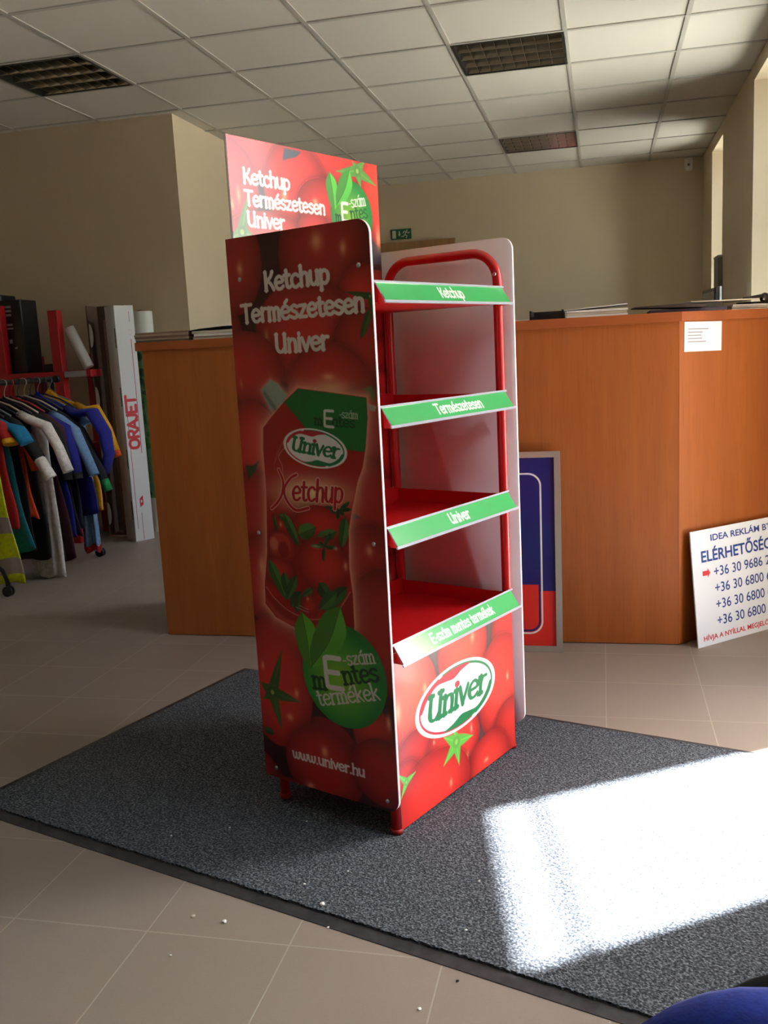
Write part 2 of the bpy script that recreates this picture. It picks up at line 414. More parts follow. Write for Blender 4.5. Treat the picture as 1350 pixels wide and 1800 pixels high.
# ceiling light fixtures
def light_fixture(cx_, cy_, label):
    root = empty('ceiling_light', (cx_, cy_, CH), 0, label, 'ceiling light', 'louvred ceiling lights')
    mb = MB(); h_ = .294; t = .006
    for a, b in (((-h_, -h_, -.004), (h_, -h_ + .014, 0.09)), ((-h_, h_ - .014, -.004), (h_, h_, .09)),
                 ((-h_, -h_ + .014, -.004), (-h_ + .014, h_ - .014, .09)), ((h_ - .014, -h_ + .014, -.004), (h_, h_ - .014, .09))): mb.box2(a, b)
    mb.box2((-h_, -h_, .09), (h_, h_, .1)); mb.build('housing', mat('fixture_housing', (36, 36, 36), .4, .3), root)
    ys = [-.28 + .14 * k for k in range(5)]
    mb = MB()
    for i, y in enumerate(ys):
        a, b = (0 if i == 0 else -1), (0 if i == 4 else 1)
        MB().prism([(y + .004 * a, .0), (y + .004 * b, .0), (y + .012 * b, .038), (y + .012 * a, .038)], 0, -.278, .278).build('reflector', M_mirror, root)
    for k in range(1, 8):
        x = -.28 + .07 * k
        prof = [(-.279, .001), (.279, .001)]
        for j in range(3, -1, -1): prof += [(ys[j + 1] - .004, .034), ((ys[j] + ys[j + 1]) / 2, .020), (ys[j] + .004, .034)]
        MB().prism(prof, 0, x - .0014, x + .0014).build('louvre_blade', M_mirror, root)
    for j in range(4):
        y = (ys[j] + ys[j + 1]) / 2
        MB().cyl((-.27, y, .066), (.27, y, .066), .008, 12).build('tube', M_tube, root)
light_fixture(*LIGHTS[0], 'louvred square ceiling light at the upper left, above the clothes rack')
light_fixture(*LIGHTS[1], 'larger and nearer of the two dark louvred ceiling lights on the right')
light_fixture(*LIGHTS[2], 'smaller and farther dark louvred ceiling light near the back wall')

# ------------------------------------------------------------------ floor mat
C_ = Vector((-1.288, 3.083, 0)); E1 = Vector((.951, -.309, 0)).normalized(); E2 = Vector((-E1.y, E1.x, 0)) * -1
root = empty('floor_mat', C_, math.atan2(E1.y, E1.x), 'large dark grey entrance mat with black rubber edge under the display stand', 'mat')
L_, W_ = 2.45, 1.167
random.seed(4)
mb = MB(); b_ = .034
for (a, b, c, d) in (((0, 0), (L_, 0), (L_ - b_, -b_), (b_, -b_)), ((L_, 0), (L_, -W_), (L_ - b_, -W_ + b_), (L_ - b_, -b_)),
                     ((L_, -W_), (0, -W_), (b_, -W_ + b_), (L_ - b_, -W_ + b_)), ((0, -W_), (0, 0), (b_, -b_), (b_, -W_ + b_))):
    vs = [mb.bm.verts.new((a[0], a[1], .0015)), mb.bm.verts.new((b[0], b[1], .0015)), mb.bm.verts.new((c[0], c[1], .005)), mb.bm.verts.new((d[0], d[1], .005))]
    mb.bm.faces.new(vs)
    lo = [mb.bm.verts.new((a[0], a[1], .0)), mb.bm.verts.new((b[0], b[1], .0))]
    mb.bm.faces.new((vs[1], vs[0], lo[0], lo[1]))
mb.box2((b_, -W_ + b_, .0), (L_ - b_, -b_, .0048))
mb.build('rubber_edge', M_rubber, root, recalc=False)
# pile: a slab whose outline is slightly ragged
outl = []
def edge(p, q_, n):
    for i in range(n):
        t = i / n; x = p[0] + (q_[0] - p[0]) * t; y = p[1] + (q_[1] - p[1]) * t
        outl.append((x + random.uniform(-.0022, .0022), y + random.uniform(-.0022, .0022)))
e_ = b_ - .003
edge((e_, -W_ + e_), (L_ - e_, -W_ + e_), 420); edge((L_ - e_, -W_ + e_), (L_ - e_, -e_), 200); edge((L_ - e_, -e_), (e_, -e_), 420); edge((e_, -e_), (e_, -W_ + e_), 200)
MB().prism(outl, 2, .005, .0095).build('pile', M_carpet, root)

# ------------------------------------------------------------------ lettering and print painting (numpy canvas -> vertex colours)
def cat_(pts, n=7):
    P = [np.array(p, float) for p in pts]; P = [2 * P[0] - P[1]] + P + [2 * P[-1] - P[-2]]; out = []
    for i in range(1, len(P) - 2):
        for k in range(n):
            t = k / n
            out.append(.5 * ((2 * P[i]) + (-P[i - 1] + P[i + 1]) * t + (2 * P[i - 1] - 5 * P[i] + 4 * P[i + 1] - P[i + 2]) * t * t + (-P[i - 1] + 3 * P[i] - 3 * P[i + 1] + P[i + 2]) * t ** 3))
    out.append(P[-2]); return [tuple(x) for x in out]
e_g = [('c', [(.1, .5), (.5, .54), (.58, .74), (.36, .98), (.14, .82), (.07, .45), (.2, .06), (.42, .02), (.6, .18)])]
GL = {
 'K': (.74, [('l', [(.12, 0), (.12, 1.42)]), ('c', [(.62, 1.40), (.45, .98), (.16, .72)]), ('c', [(.2, .76), (.45, .5), (.66, .02)])]),
 'e': (.66, e_g), 'é': (.66, e_g + [('l', [(.32, 1.2), (.48, 1.42)])]),
 't': (.48, [('c', [(.2, 1.3), (.19, .6), (.22, .12), (.34, .0), (.46, .08)]), ('l', [(.02, .95), (.42, .95)])]),
 'c': (.6, [('c', [(.54, .82), (.36, .98), (.13, .82), (.07, .46), (.17, .1), (.36, .0), (.56, .16)])]),
 'h': (.66, [('l', [(.12, 0), (.12, 1.5)]), ('c', [(.12, .66), (.28, .95), (.48, .9), (.54, .6), (.54, .0)])]),
 'u': (.66, [('c', [(.1, .98), (.1, .34), (.2, .04), (.38, .04), (.54, .36)]), ('l', [(.54, .98), (.54, 0)])]),
 'p': (.68, [('l', [(.12, .98), (.12, -.45)]), ('c', [(.12, .78), (.35, .98), (.57, .76), (.57, .28), (.38, .0), (.12, .16)])]),
 'T': (.78, [('l', [(.04, 1.4), (.8, 1.4)]), ('l', [(.4, 1.4), (.4, 0)])]),
 'r': (.5, [('l', [(.12, .98), (.12, 0)]), ('c', [(.12, .6), (.26, .92), (.46, .94)])]),
 'm': (.94, [('l', [(.12, .98), (.12, 0)]), ('c', [(.12, .7), (.27, .97), (.42, .88), (.46, .6), (.46, 0)]), ('c', [(.46, .7), (.61, .97), (.76, .88), (.8, .6), (.8, 0)])]),
 's': (.56, [('c', [(.5, .84), (.3, .98), (.1, .82), (.16, .6), (.42, .42), (.48, .18), (.28, .0), (.05, .12)])]),
 'z': (.6, [('l', [(.08, .93), (.5, .93), (.08, .06), (.54, .06)])]),
 'n': (.66, [('l', [(.12, .98), (.12, 0)]), ('c', [(.12, .66), (.28, .95), (.48, .9), (.54, .6), (.54, .0)])]),
 'U': (.82, [('c', [(.12, 1.4), (.12, .42), (.24, .06), (.46, .04), (.66, .4)]), ('l', [(.66, 1.4), (.66, 0)])]),
 'i': (.27, [('l', [(.13, .98), (.13, 0)]), ('l', [(.13, 1.32), (.13, 1.321)])]),
 'ı': (.27, [('l', [(.13, .98), (.13, 0)])]),
 'v': (.58, [('l', [(.05, .98), (.28, .02), (.53, .98)])]),
 'w': (.86, [('c', [(.06, .98), (.12, .25), (.24, .02), (.4, .3), (.42, .9)]), ('c', [(.42, .9), (.46, .25), (.58, .02), (.74, .3), (.78, .98)])]),
 '.': (.26, [('l', [(.12, .03), (.12, .031)])]), '-': (.42, [('l', [(.08, .5), (.34, .5)])]), ' ': (.36, []),
 'E': (.78, [('c', [(.72, 1.4), (.3, 1.4), (.12, 1.36), (.1, 1.2), (.1, .2), (.14, .04), (.3, .0), (.74, .0)]), ('l', [(.12, .72), (.62, .72)])]),
 'a': (.66, [('l', [(.54, .98), (.54, 0)]), ('c', [(.54, .8), (.3, .98), (.08, .74), (.08, .25), (.28, .0), (.54, .18)])]),
 'k': (.64, [('l', [(.12, 0), (.12, 1.5)]), ('l', [(.52, .95), (.14, .42)]), ('l', [(.25, .56), (.58, .0)])]),
 'g': (.66, [('c', [(.54, .98), (.54, -.2), (.3, -.44), (.08, -.3)]), ('c', [(.54, .8), (.3, .98), (.08, .74), (.08, .3), (.28, .05), (.54, .22)])]),
 'O': (1.05, [('c', [(.5, 1.4), (.16, 1.2), (.08, .7), (.16, .2), (.5, .0), (.84, .2), (.92, .7), (.84, 1.2), (.5, 1.4)])]),
 'R': (.9, [('l', [(.12, 0), (.12, 1.4)]), ('c', [(.12, 1.4), (.6, 1.4), (.74, 1.1), (.6, .72), (.14, .7)]), ('l', [(.4, .7), (.78, 0)])]),
 'A': (.95, [('l', [(.05, 0), (.46, 1.4), (.88, 0)]), ('l', [(.2, .42), (.72, .42)])]),
 'J': (.6, [('c', [(.44, 1.4), (.44, .4), (.36, .06), (.2, .0), (.04, .12)])]),
 '@': (.9, [('l', [(.12, 0), (.12, 1.4)]), ('l', [(.12, 1.4), (.76, 1.4)]), ('l', [(.12, .7), (.62, .7)]), ('l', [(.12, 0), (.78, 0)])]),
}
GL['á'] = (.66, GL['a'][1] + [('l', [(.32, 1.2), (.48, 1.42)])])

class Canvas:
    def __init__(s, W, H, x0, y0, base, px=1.25):
        s.px = px; s.nx = int(round(W / px)) + 1; s.ny = int(round(H / px)) + 1
        s.x = x0 + np.linspace(0, W, s.nx); s.y = y0 + np.linspace(0, H, s.ny)
        s.X, s.Y = np.meshgrid(s.x, s.y); s.a = np.zeros((s.ny, s.nx, 3)); s.a[:] = base
    def blend(s, m, c):
        m = np.clip(m, 0, 1)[..., None]; s.a = s.a * (1 - m) + (c if isinstance(c, np.ndarray) else np.array(c, float)) * m
    def soft(s, d, soft=0): return np.clip(.5 - d / (s.px + soft), 0, 1)
    def ell(s, cx_, cy_, rx, ry, rot=0):
        c, n = math.cos(rot), math.sin(rot); X = s.X - cx_; Y = s.Y - cy_
        return np.sqrt(((X * c + Y * n) / rx) ** 2 + ((-X * n + Y * c) / ry) ** 2)
    def ellipse(s, cx_, cy_, rx, ry, col, rot=0, soft=0):
        d = (s.ell(cx_, cy_, rx, ry, rot) - 1) * min(rx, ry); s.blend(s.soft(d, soft), col)
    def glow(s, cx_, cy_, rx, ry, col, k=1.0, rot=0):
        d = s.ell(cx_, cy_, rx, ry, rot); s.blend(k * np.exp(-(d ** 2) * 1.6), col)
    def tomato(s, cx_, cy_, rx, ry, hl=(), b=1.0, warm=0.0):
        d = s.ell(cx_, cy_, rx, ry); m = np.clip((1 - d) * min(rx, ry) / 2.5, 0, 1)
        # a thin dark crease where this fruit lies over its neighbours
        s.blend(np.exp(-np.clip(d - 1, 0, 9) * min(rx, ry) / 7) * (d >= 1) * .4, (70, 10, 12))
        k = np.clip(1 - np.clip(d, 0, 1) ** 2.6, 0, 1)[..., None]
        c0 = np.array((134., 24, 24)); c1 = np.array((208., 46 + 36 * warm, 40 + 18 * warm))
        s.blend(m, np.clip((c0 * (1 - k) + c1 * k) * b, 0, 255))
        for h in hl: s.glow(h[0], h[1], h[2], h[3], (250, 178, 130), .85)
    def segd(s, pts, contrast=0.0, closed=False):
        P = np.array(pts, float); D = np.full(s.X.shape, 1e9); lim = 60
        x0, x1 = P[:, 0].min() - lim, P[:, 0].max() + lim; y0, y1 = P[:, 1].min() - lim, P[:, 1].max() + lim
        i0, i1 = np.searchsorted(s.x, (x0, x1)); j0, j1 = np.searchsorted(s.y, (y0, y1))
        if i1 <= i0 or j1 <= j0: return D
        X = s.X[j0:j1, i0:i1]; Y = s.Y[j0:j1, i0:i1]; d = np.full(X.shape, 1e9)
        n = len(P)
        for i in range(n if closed else n - 1):
            a = P[i]; b = P[(i + 1) % n]; v = b - a; L2 = max(v @ v, 1e-9)
            t = np.clip(((X - a[0]) * v[0] + (Y - a[1]) * v[1]) / L2, 0, 1)
            q = np.hypot(X - a[0] - t * v[0], Y - a[1] - t * v[1])
            if contrast: q = q + contrast * abs(v[0]) / math.sqrt(L2)
            d = np.minimum(d, q)
        D[j0:j1, i0:i1] = d; return D
    def stroke(s, pts, r, col, soft=0): s.blend(s.soft(s.segd(pts) - r, soft), col)
    def pdist(s, pts):
        d = s.segd(pts, closed=True); P = np.array(pts, float); ins = np.zeros(s.X.shape, bool); n = len(P)
        for i in range(n):
            a = P[i]; b = P[(i + 1) % n]
            if a[1] == b[1]: continue
            c = ((a[1] > s.Y) != (b[1] > s.Y)) & (s.X < (b[0] - a[0]) * (s.Y - a[1]) / (b[1] - a[1]) + a[0]); ins ^= c
        return np.where(ins, -d, d)
    def poly(s, pts, col, soft=0, curve=False):
        if curve: pts = cat_(list(pts) + [pts[0]], 6)[:-1]
        s.blend(s.soft(s.pdist(pts), soft), col)
    def leaf(s, a, b, w, col=(60, 150, 40), vein=True, bend=0.0):
        a = np.array(a, float); b = np.array(b, float); v = b - a; L = np.hypot(*v); n = np.array((-v[1], v[0])) / L
        m = (a + b) / 2 + n * bend
        L1 = cat_([a, m * .55 + a * .45 + n * w * .9, m * .5 + b * .5 + n * w * .75, b], 8); L2_ = cat_([b, m * .5 + b * .5 - n * w * .75, m * .55 + a * .45 - n * w * .9, a], 8)
        pts = L1 + L2_[1:-1]; c = np.array(col, float)
        s.poly(pts, c * .82); s.poly([tuple(p) for p in L1] + [tuple(x) for x in cat_([b, m, a], 6)[1:-1]], np.clip(c * 1.12, 0, 255), 2)
        if vein: s.stroke(cat_([a, m, b], 6), .7, c * .5)
    def calyx(s, cx_, cy_, arms, w, col=(66, 140, 50)):
        for ax_, ay_ in arms:
            v = np.array((ax_ - cx_, ay_ - cy_), float); n = np.array((-v[1], v[0])) / np.hypot(*v) * w; c0 = np.array((cx_, cy_), float)
            L1 = cat_([c0 + n * 1.05, c0 + v * .45 + n * .75, c0 + v], 6); L2_ = cat_([c0 + v, c0 + v * .45 - n * .7, c0 - n * 1.05], 6)
            s.poly(L1 + L2_[1:], np.array(col, float) * .92, 1.5); s.stroke([tuple(c0), (ax_, ay_)], .8, np.array(col, float) * 1.15, 3)
        s.ellipse(cx_, cy_, w * .9, w * .9, np.array(col) * .85, soft=2); s.ellipse(cx_, cy_, w * .4, w * .4, (150, 190, 90), soft=1)
    def text(s, txt, p0, p1, xh, r, col, contrast=0.0, serif=0.0, slant=0.0, alpha=1.0, wob=0.0, halo=None):
        W = sum(GL[c][0] for c in txt); p0 = np.array(p0, float); p1 = np.array(p1, float); d = p1 - p0; L = np.hypot(*d); d /= L; n = np.array((-d[1], d[0]))
        sx = L / W; x = 0; best = np.full(s.X.shape, 1e9); rnd = random.Random(7)
        for c in txt:
            wd, strokes = GL[c]; off = rnd.uniform(-wob, wob)
            for kind, pts in strokes:
                pp = cat_(pts, 6) if kind == 'c' else pts
                tr = lambda q: tuple(p0 + d * ((x + q[0]) * sx + q[1] * slant * xh) + n * ((q[1] + off) * xh))
                best = np.minimum(best, s.segd([tr(q) for q in pp], contrast * r))
                if serif:
                    for q in (pp[0], pp[-1]):
                        o = pp[1] if q is pp[0] else pp[-2]
                        if abs(o[0] - q[0]) < .08 and abs(o[1] - q[1]) > .02 and (abs(q[1]) < .02 or q[1] > .94 or q[1] < -.4):
                            lft = serif; rgt = serif if abs(q[1]) < .02 or q[1] < 0 or c in 'UT' else serif * .2
                            best = np.minimum(best, s.segd([tr((q[0] - lft, q[1])), tr((q[0] + rgt, q[1]))]) + r * .35)
            x += wd
        if halo: s.blend(s.soft(best - r - halo[0], halo[2]), halo[1])
        s.blend(s.soft(best - r) * alpha, col)
    def logo(s, cx_, cy_, a, rot):
        b = .47; c, n = math.cos(rot), math.sin(rot)
        T = lambda p, q: (cx_ + a * (p * c - q * n), cy_ + a * (p * n + q * c))
        s.ellipse(cx_, cy_, a, a * b, (240, 240, 240), rot)
        arc = lambda k, t0, t1, m=28: [T(k * math.cos(R(t0 + (t1 - t0) * i / m)), (k - .035) * 1.02 * b * math.sin(R(t0 + (t1 - t0) * i / m))) for i in range(m + 1)]
        RED = (200, 34, 54); GRN = (12, 118, 66)
        s.stroke(arc(.9, 120, 292), a * .016, RED); s.stroke(arc(.83, 262, 296), a * .010, RED)
        s.stroke(arc(.9, -60, 112), a * .018, GRN); s.stroke(arc(.83, 82, 116), a * .010, GRN)
        wave = [(.34, .375), (.12, .34), (-.08, .275), (-.26, .285), (-.5, .29), (-.72, .17), (-.84, .03)]
        s.poly(arc(.9, 178, 66) + [T(*p) for p in cat_(wave, 4)], RED)
        s.poly(arc(.9, -2, -114) + [T(-p, -q) for p, q in cat_(wave, 4)], GRN)
        s.text('Unıver', T(-.74, -.14), T(.74, -.14), a * .235, a * .05, GRN, contrast=.55, serif=.13, slant=.2)
        s.ellipse(*T(.0, .175), a * .06, a * .045, RED, rot)
    def badge(s, cx_, cy_, r, full=True):
        d = s.ell(cx_, cy_, r, r); k = np.clip(1 - s.ell(cx_ - r * .1, cy_ - r * .05, r * .95, r * .95), 0, 1)[..., None] ** .8
        col = np.array((22., 134, 52)) * (1 - k) + np.array((140., 200, 50)) * k
        s.blend(np.clip(1.15 - d, 0, 1) * 4 * (d > 1) * np.exp(-(d - 1) * 22) * .2, (20, 20, 10))
        s.blend(s.soft((d - 1) * r), col)
    def badge_text(s, P, hs, col2=(8, 62, 30)):
        pass
    def sheet(s, me_pts, name):
        pass

def print_mesh(cv, fn):
    """grid of the canvas as vertices (fn maps canvas mm to local metres); returns verts, faces, colours"""
    ny, nx = cv.ny, cv.nx
    V = fn(cv.X.ravel(), cv.Y.ravel())
    idx = np.arange(ny * nx).reshape(ny, nx)
    Fc = np.stack([idx[:-1, :-1], idx[:-1, 1:], idx[1:, 1:], idx[1:, :-1]], -1).reshape(-1, 4)
    c = np.clip(cv.a.reshape(-1, 3), 0, 255) / 255
    c = np.where(c <= .04045, c / 12.92, ((c + .055) / 1.055) ** 2.4)
    return V, Fc, np.concatenate([c, np.ones((len(c), 1))], 1)
def sheet_object(name, cv, fn, body, mats, parent, loc=(0, 0, 0), rz=0, flip=False):
    """one mesh: the printed face as a fine grid + a body built in bmesh (material 1)"""
    V, Fc, Cc = print_mesh(cv, fn)
    if flip: Fc = Fc[:, ::-1]
    bmesh.ops.recalc_face_normals(body.bm, faces=body.bm.faces[:])
    body.bm.verts.index_update()
    BV = np.array([v_.co[:] for v_ in body.bm.verts]) if len(body.bm.verts) else np.zeros((0, 3))
    BF = [[v_.index + len(V) for v_ in f.verts] for f in body.bm.faces]; body.bm.free()
    me = bpy.data.meshes.new(name)
    AV = np.concatenate([V, BV]) if len(BV) else V
    me.vertices.add(len(AV)); me.vertices.foreach_set('co', AV.astype(np.float32).ravel())
    loops = np.concatenate([Fc.ravel()] + [np.array(f) for f in BF]) if BF else Fc.ravel()
    sizes = np.array([4] * len(Fc) + [len(f) for f in BF]); starts = np.concatenate([[0], np.cumsum(sizes)[:-1]])
    me.loops.add(len(loops)); me.loops.foreach_set('vertex_index', loops.astype(np.int32))
    me.polygons.add(len(sizes)); me.polygons.foreach_set('loop_start', starts.astype(np.int32))
    me.polygons.foreach_set('material_index', np.array([0] * len(Fc) + [1] * len(BF), dtype=np.int32))
    me.update(calc_edges=True)
    at = me.color_attributes.new('print', 'FLOAT_COLOR', 'POINT')
    full = np.ones((len(AV), 4)); full[:len(Cc)] = Cc
    at.data.foreach_set('color', full.astype(np.float32).ravel())
    me.validate()
    for m_ in mats: me.materials.append(m_)
    return link(name, me, parent, loc, rz)
def snap_round(x, y, x0, x1, y0, y1, r, corners):
    x = x.copy(); y = y.copy()
    for (sx, sy) in corners:
        cx_ = x1 - r if sx > 0 else x0 + r; cy_ = y1 - r if sy > 0 else y0 + r
        dx = (x - cx_) * sx; dy = (y - cy_) * sy; d = np.hypot(dx, dy)
        k = (dx > 0) & (dy > 0) & (d > r)
        x[k] = cx_ + sx * dx[k] / d[k] * r; y[k] = cy_ + sy * dy[k] / d[k] * r
    return x, y
def round_outline(x0, x1, y0, y1, r, corners):
    out = []
    for sx, sy in ((1, 1), (-1, 1), (-1, -1), (1, -1)):
        cx_ = x1 if sx > 0 else x0; cy_ = y1 if sy > 0 else y0
        if (sx, sy) in corners:
            a0 = {(1, 1): 0, (-1, 1): 90, (-1, -1): 180, (1, -1): 270}[(sx, sy)]
            for k in range(9):
                a = R(a0 + 90 * k / 8); out.append((cx_ - sx * r + r * math.cos(a), cy_ - sy * r + r * math.sin(a)))
        else: out.append((cx_, cy_))
    return out

# ------------------------------------------------------------------ the display stand
stand = empty('display_stand', (-.479, 1.977, .011), R(66.5), 'tall red ketchup display stand with four empty shelves and printed side panels', 'display stand')
SW, SD = .55, .35

def paint_left():
    c = Canvas(415, 1315, 0, 65, (120, 18, 16))
    L = lambda *a: a
    # fruit from the back to the front
    def tom(P, rx, ry, hl=(), b=1.0, warm=0.): c.tomato(P[0][0], P[0][1], rx, ry, [(h[0], h[1], w_, h_) for h, w_, h_ in hl], b, warm)
    c.blend(np.ones(c.X.shape), (58, 14, 14))
    tom([(389,1162)], 95, 150, (), .95); tom([(-41,1133)], 80, 120, (), .95)
    tom([(19,1323)], 92, 118, [([(40,1310)][0], 12, 20)], .9)
    tom([(288,1324)], 128, 135, [([(273,1347)][0], 22, 26), ([(345,1327)][0], 12, 20)], .88)
    tom([(386,1223)], 60, 70, (), 1.05); tom([(223,1155)], 150, 120, [([(108,1150)][0], 9, 22)], 1)
    tom([(378,1116)], 80, 90, (), .9); tom([(32,1082)], 120, 90, (), 1)
    tom([(282,1043)], 120, 92, [([(284,1059)][0], 22, 10)], 1)
    for y_ in (0, 1, 2):
        tom([(372, 930 - y_ * 150)], 95, 110, (), .86); tom([(40, 900 - y_ * 160)], 90, 110, (), 1.1 if y_ == 0 else .95)
    c.glow(*[(371,677)][0], 12, 16, (250, 180, 130), .8); c.glow(*[(378,604)][0], 16, 20, (235, 150, 110), .6)
    c.glow(*[(40,611)][0], 12, 26, (240, 200, 130), .8); c.glow(*[(17,1049)][0], 6, 14, (240, 160, 110), .6)
    c.calyx(*[(409,1222)][0], [(343,1236),(414,1179)], 7, (50, 90, 34)); c.leaf([(409,1198)][0], [(379,1135)][0], 9, (56, 96, 36), False)
    c.poly([(379,1030),(401,1038),(410,1022),(405,1003),(390,1019)], (48, 96, 40), 2)
    c.poly([(11,856),(36,857),(57,869),(45,847),(18,824)], (34, 70, 34), 2); c.poly([(327,761),(353,751),(325,742)], (60, 50, 56), 2)
    # lower fruit
    tom([(403,492)], 110, 150, (), .86); tom([(205,141)], 120, 118, [([(205,173)][0], 13, 16)], .95)
    tom([(-76,17)], 150, 130, (), .9)
    tom([(60,321)], 118, 170, [([(124,303)][0], 9, 14), ([(97,237)][0], 14, 12), ([(17,357)][0], 7, 14)], 1.08)
    tom([(352,248)], 60, 70, [([(399,283)][0], 9, 26)], 1); tom([(192,132)], 120, 105, [([(202,170)][0], 13, 18)], .92)
    tom([(376,156)], 95, 85, (), .86); tom([(63,6)], 110, 70, [([(149,70)][0], 16, 12)], .86)
    c.calyx(*[(43,291)][0], [(85,404),(134,282),(66,196),(3,311),(11,269)], 16, (60, 104, 36)); c.leaf([(3,189)][0], [(40,182)][0], 9, (50, 96, 36), False)
    # squeeze pouch with its pale glow
    body = [(77,946),(105,971),(148,1006),(193,1036),(288,1025),(386,1013),(386,968),(376,904),(365,862),(348,828),(330,771),(316,720),(311,634),(317,573),(316,496),(304,441),(195,421),(131,470),(73,488),(42,518),(45,570),(60,646),(72,791),(72,897)]
    d = c.pdist(body); c.blend(np.exp(-np.clip(d, 0, 99) / 17) * 1.0, (244, 172, 148))
    c.glow(*[(289,1036)][0], 62, 22, (240, 190, 140), .75); c.glow(*[(347,815)][0], 14, 60, (220, 160, 130), .3)
    sp = [(79,1034),(111,1058),(133,1047),(158,1021),(148,1005),(106,986),(94,1005)]
    dd = c.pdist(sp); c.blend(np.exp(-np.clip(dd, 0, 99) / 9) * .8, (226, 150, 130)); c.poly(sp, (160, 176, 160), 1)
    c.stroke([(89,1027),(119,991)], 5, (120, 136, 122), 4)
    c.poly([(388,1000),(412,994),(407,983),(386,986)], (190, 170, 160), 2)
    c.poly(body, (176, 24, 24), 1)
    inside = c.soft(c.pdist(body) + 1)
    def inn(fn):
        old = c.a.copy(); fn(); m_ = inside[..., None]; c.a = old * (1 - m_) + c.a * m_
    def art():
        c.glow(*[(208,798)][0], 150, 50, (255, 232, 178), 1.0); c.glow(*[(223,761)][0], 90, 16, (240, 200, 150), .6)
        c.tomato(*[(229,723)][0], 80, 50, (), 1.05); c.tomato(*[(115,708)][0], 20, 26, [(*[(111,718)][0], 5, 8)], 1.05)
        for a, b, w_ in (([(104,739)][0], [(143,731)][0], 8), ([(121,748)][0], [(165,669)][0], 14), ([(163,697)][0], [(220,719)][0], 20),
                         ([(217,688)][0], [(281,714)][0], 15), ([(309,749)][0], [(291,677)][0], 15), ([(88,742)][0], [(98,699)][0], 5)):
            c.leaf(a, b, w_, (70, 120, 52))
        for q in [(250,769),(267,757),(324,784),(327,767),(305,753),(285,744)]: c.leaf([(293,764)][0], q, 5, (44, 84, 38), False)
        c.tomato(*[(108,661)][0], 44, 46, (), 1); c.ellipse(*[(104,668)][0], 34, 30, (196, 60, 50), soft=3); c.ellipse(*[(115,658)][0], 17, 20, (150, 22, 20), soft=3); c.ellipse(*[(85,670)][0], 13, 16, (214, 110, 84), soft=4)
        c.tomato(*[(94,605)][0], 50, 34, (), .95)
        c.tomato(*[(235,633)][0], 72, 66, [(*[(301,636)][0], 8, 14)], 1.02)
        for q in [(198,676),(226,685),(278,676),(235,640),(263,712)]: c.leaf([(241,676)][0], q, 5, (44, 84, 38), False)
        c.glow(*[(216,675)][0], 18, 5, (240, 210, 190), .6); c.glow(*[(275,674)][0], 9, 6, (240, 210, 190), .6)
        # bowl and salad
        low = [(45,563),(77,537),(128,510),(201,500),(266,528),(311,579),(323,532),(307,428),(48,386),(24,493)]
        for a, b, w_, g in (([(62,631)][0], [(111,537)][0], 16, 1.2), ([(108,603)][0], [(121,542)][0], 15, 1), ([(150,600)][0], [(111,534)][0], 13, 1), ([(161,561)][0], [(124,521)][0], 15, .9),
                            ([(218,589)][0], [(246,550)][0], 19, .9), ([(301,588)][0], [(226,523)][0], 17, .9), ([(270,574)][0], [(213,525)][0], 16, 1.1), ([(198,573)][0], [(164,551)][0], 9, 1.3), ([(150,546)][0], [(142,508)][0], 12, .9)):
            c.leaf(a, b, w_, tuple(np.array((58, 104, 44)) * g))
        c.poly(low, (150, 20, 20), 1, True); c.stroke(cat_([(49,560),(77,533),(127,506),(201,498),(266,526),(310,577)]), 1.6, (206, 120, 96), 1)
        c.stroke(cat_([(38,536),(78,496),(130,477),(199,476)]), 7, (186, 60, 50), 8)
        c.tomato(*[(186,532)][0], 22, 24, [(*[(180,546)][0], 5, 6)], .95)
        c.stroke([(141,521),(180,513)], .7, (200, 180, 170)); c.stroke([(153,526),(180,520)], .6, (200, 180, 170))
        c.stroke(cat_([(194,947),(137,912),(104,863)]), .6, (210, 110, 100)); c.stroke(cat_([(155,913),(120,881),(129,857),(128,818)]), 1.0, (226, 140, 130))
        c.stroke(cat_([(167,944),(116,891),(103,849)]), .5, (200, 100, 90))
        # green corner
        c.poly([(148,1006),(193,1036),(288,1025),(393,1013),(386,896),(369,896),(324,900),(288,922),(208,947)], (14, 118, 48), 0)
    inn(art)
    c.logo(231, 901, 94, R(-6.5))
    def small(z, hgt): pass
    A = [(263,950),(300,991),(308,970),(360,966),(235,954),(263,950),(290,943),(356,940)]
    c.text('m', A[4], (A[4][0] + 24, A[4][1] - 1), 15, 2.1, (8, 60, 26), .3, .14); c.text('ntes', (A[4][0] + 50, A[4][1] - 2), (A[4][0] + 116, A[4][1] - 6), 15, 2.1, (8, 60, 26), .3, .14)
    c.text('-szám', A[2], (A[3][0], A[3][1] + 1), 12, 1.25, (200, 205, 190), .2, .12)
    e0 = [(261,951)][0]; c.text('E', e0, (e0[0] + 30, e0[1] - 2), 25, 3.2, (225, 220, 215))
    # script on the pouch
    k0 = [(152,779),(317,795)]
    for r_, col_ in ((6.2, (244, 206, 190)), (4.3, (190, 20, 32))):
        c.text('etchup', k0[0], (k0[0][0] + 152, k0[0][1] + 2), 33, r_, col_, contrast=.35, slant=.16)
        for p in ([(117,849),(128,822),(123,794),(107,772),(86,756)], [(171,839),(152,830),(130,804),(136,777),(162,756),(201,763)]):
            c.stroke(cat_(p), r_ * .8, col_)
    # badge
    c.badge(275, 371, 125)
    g = (92, 172, 48)
    c.leaf([(158,512)][0], [(174,376)][0], 36, g, True, 4); c.leaf([(278,541)][0], [(176,377)][0], 44, (84, 164, 50), True, 14)
    T_ = [(179,326),(220,335),(276,352),(381,379),(275,402),(372,420),(194,285),(380,335),(220,335)]
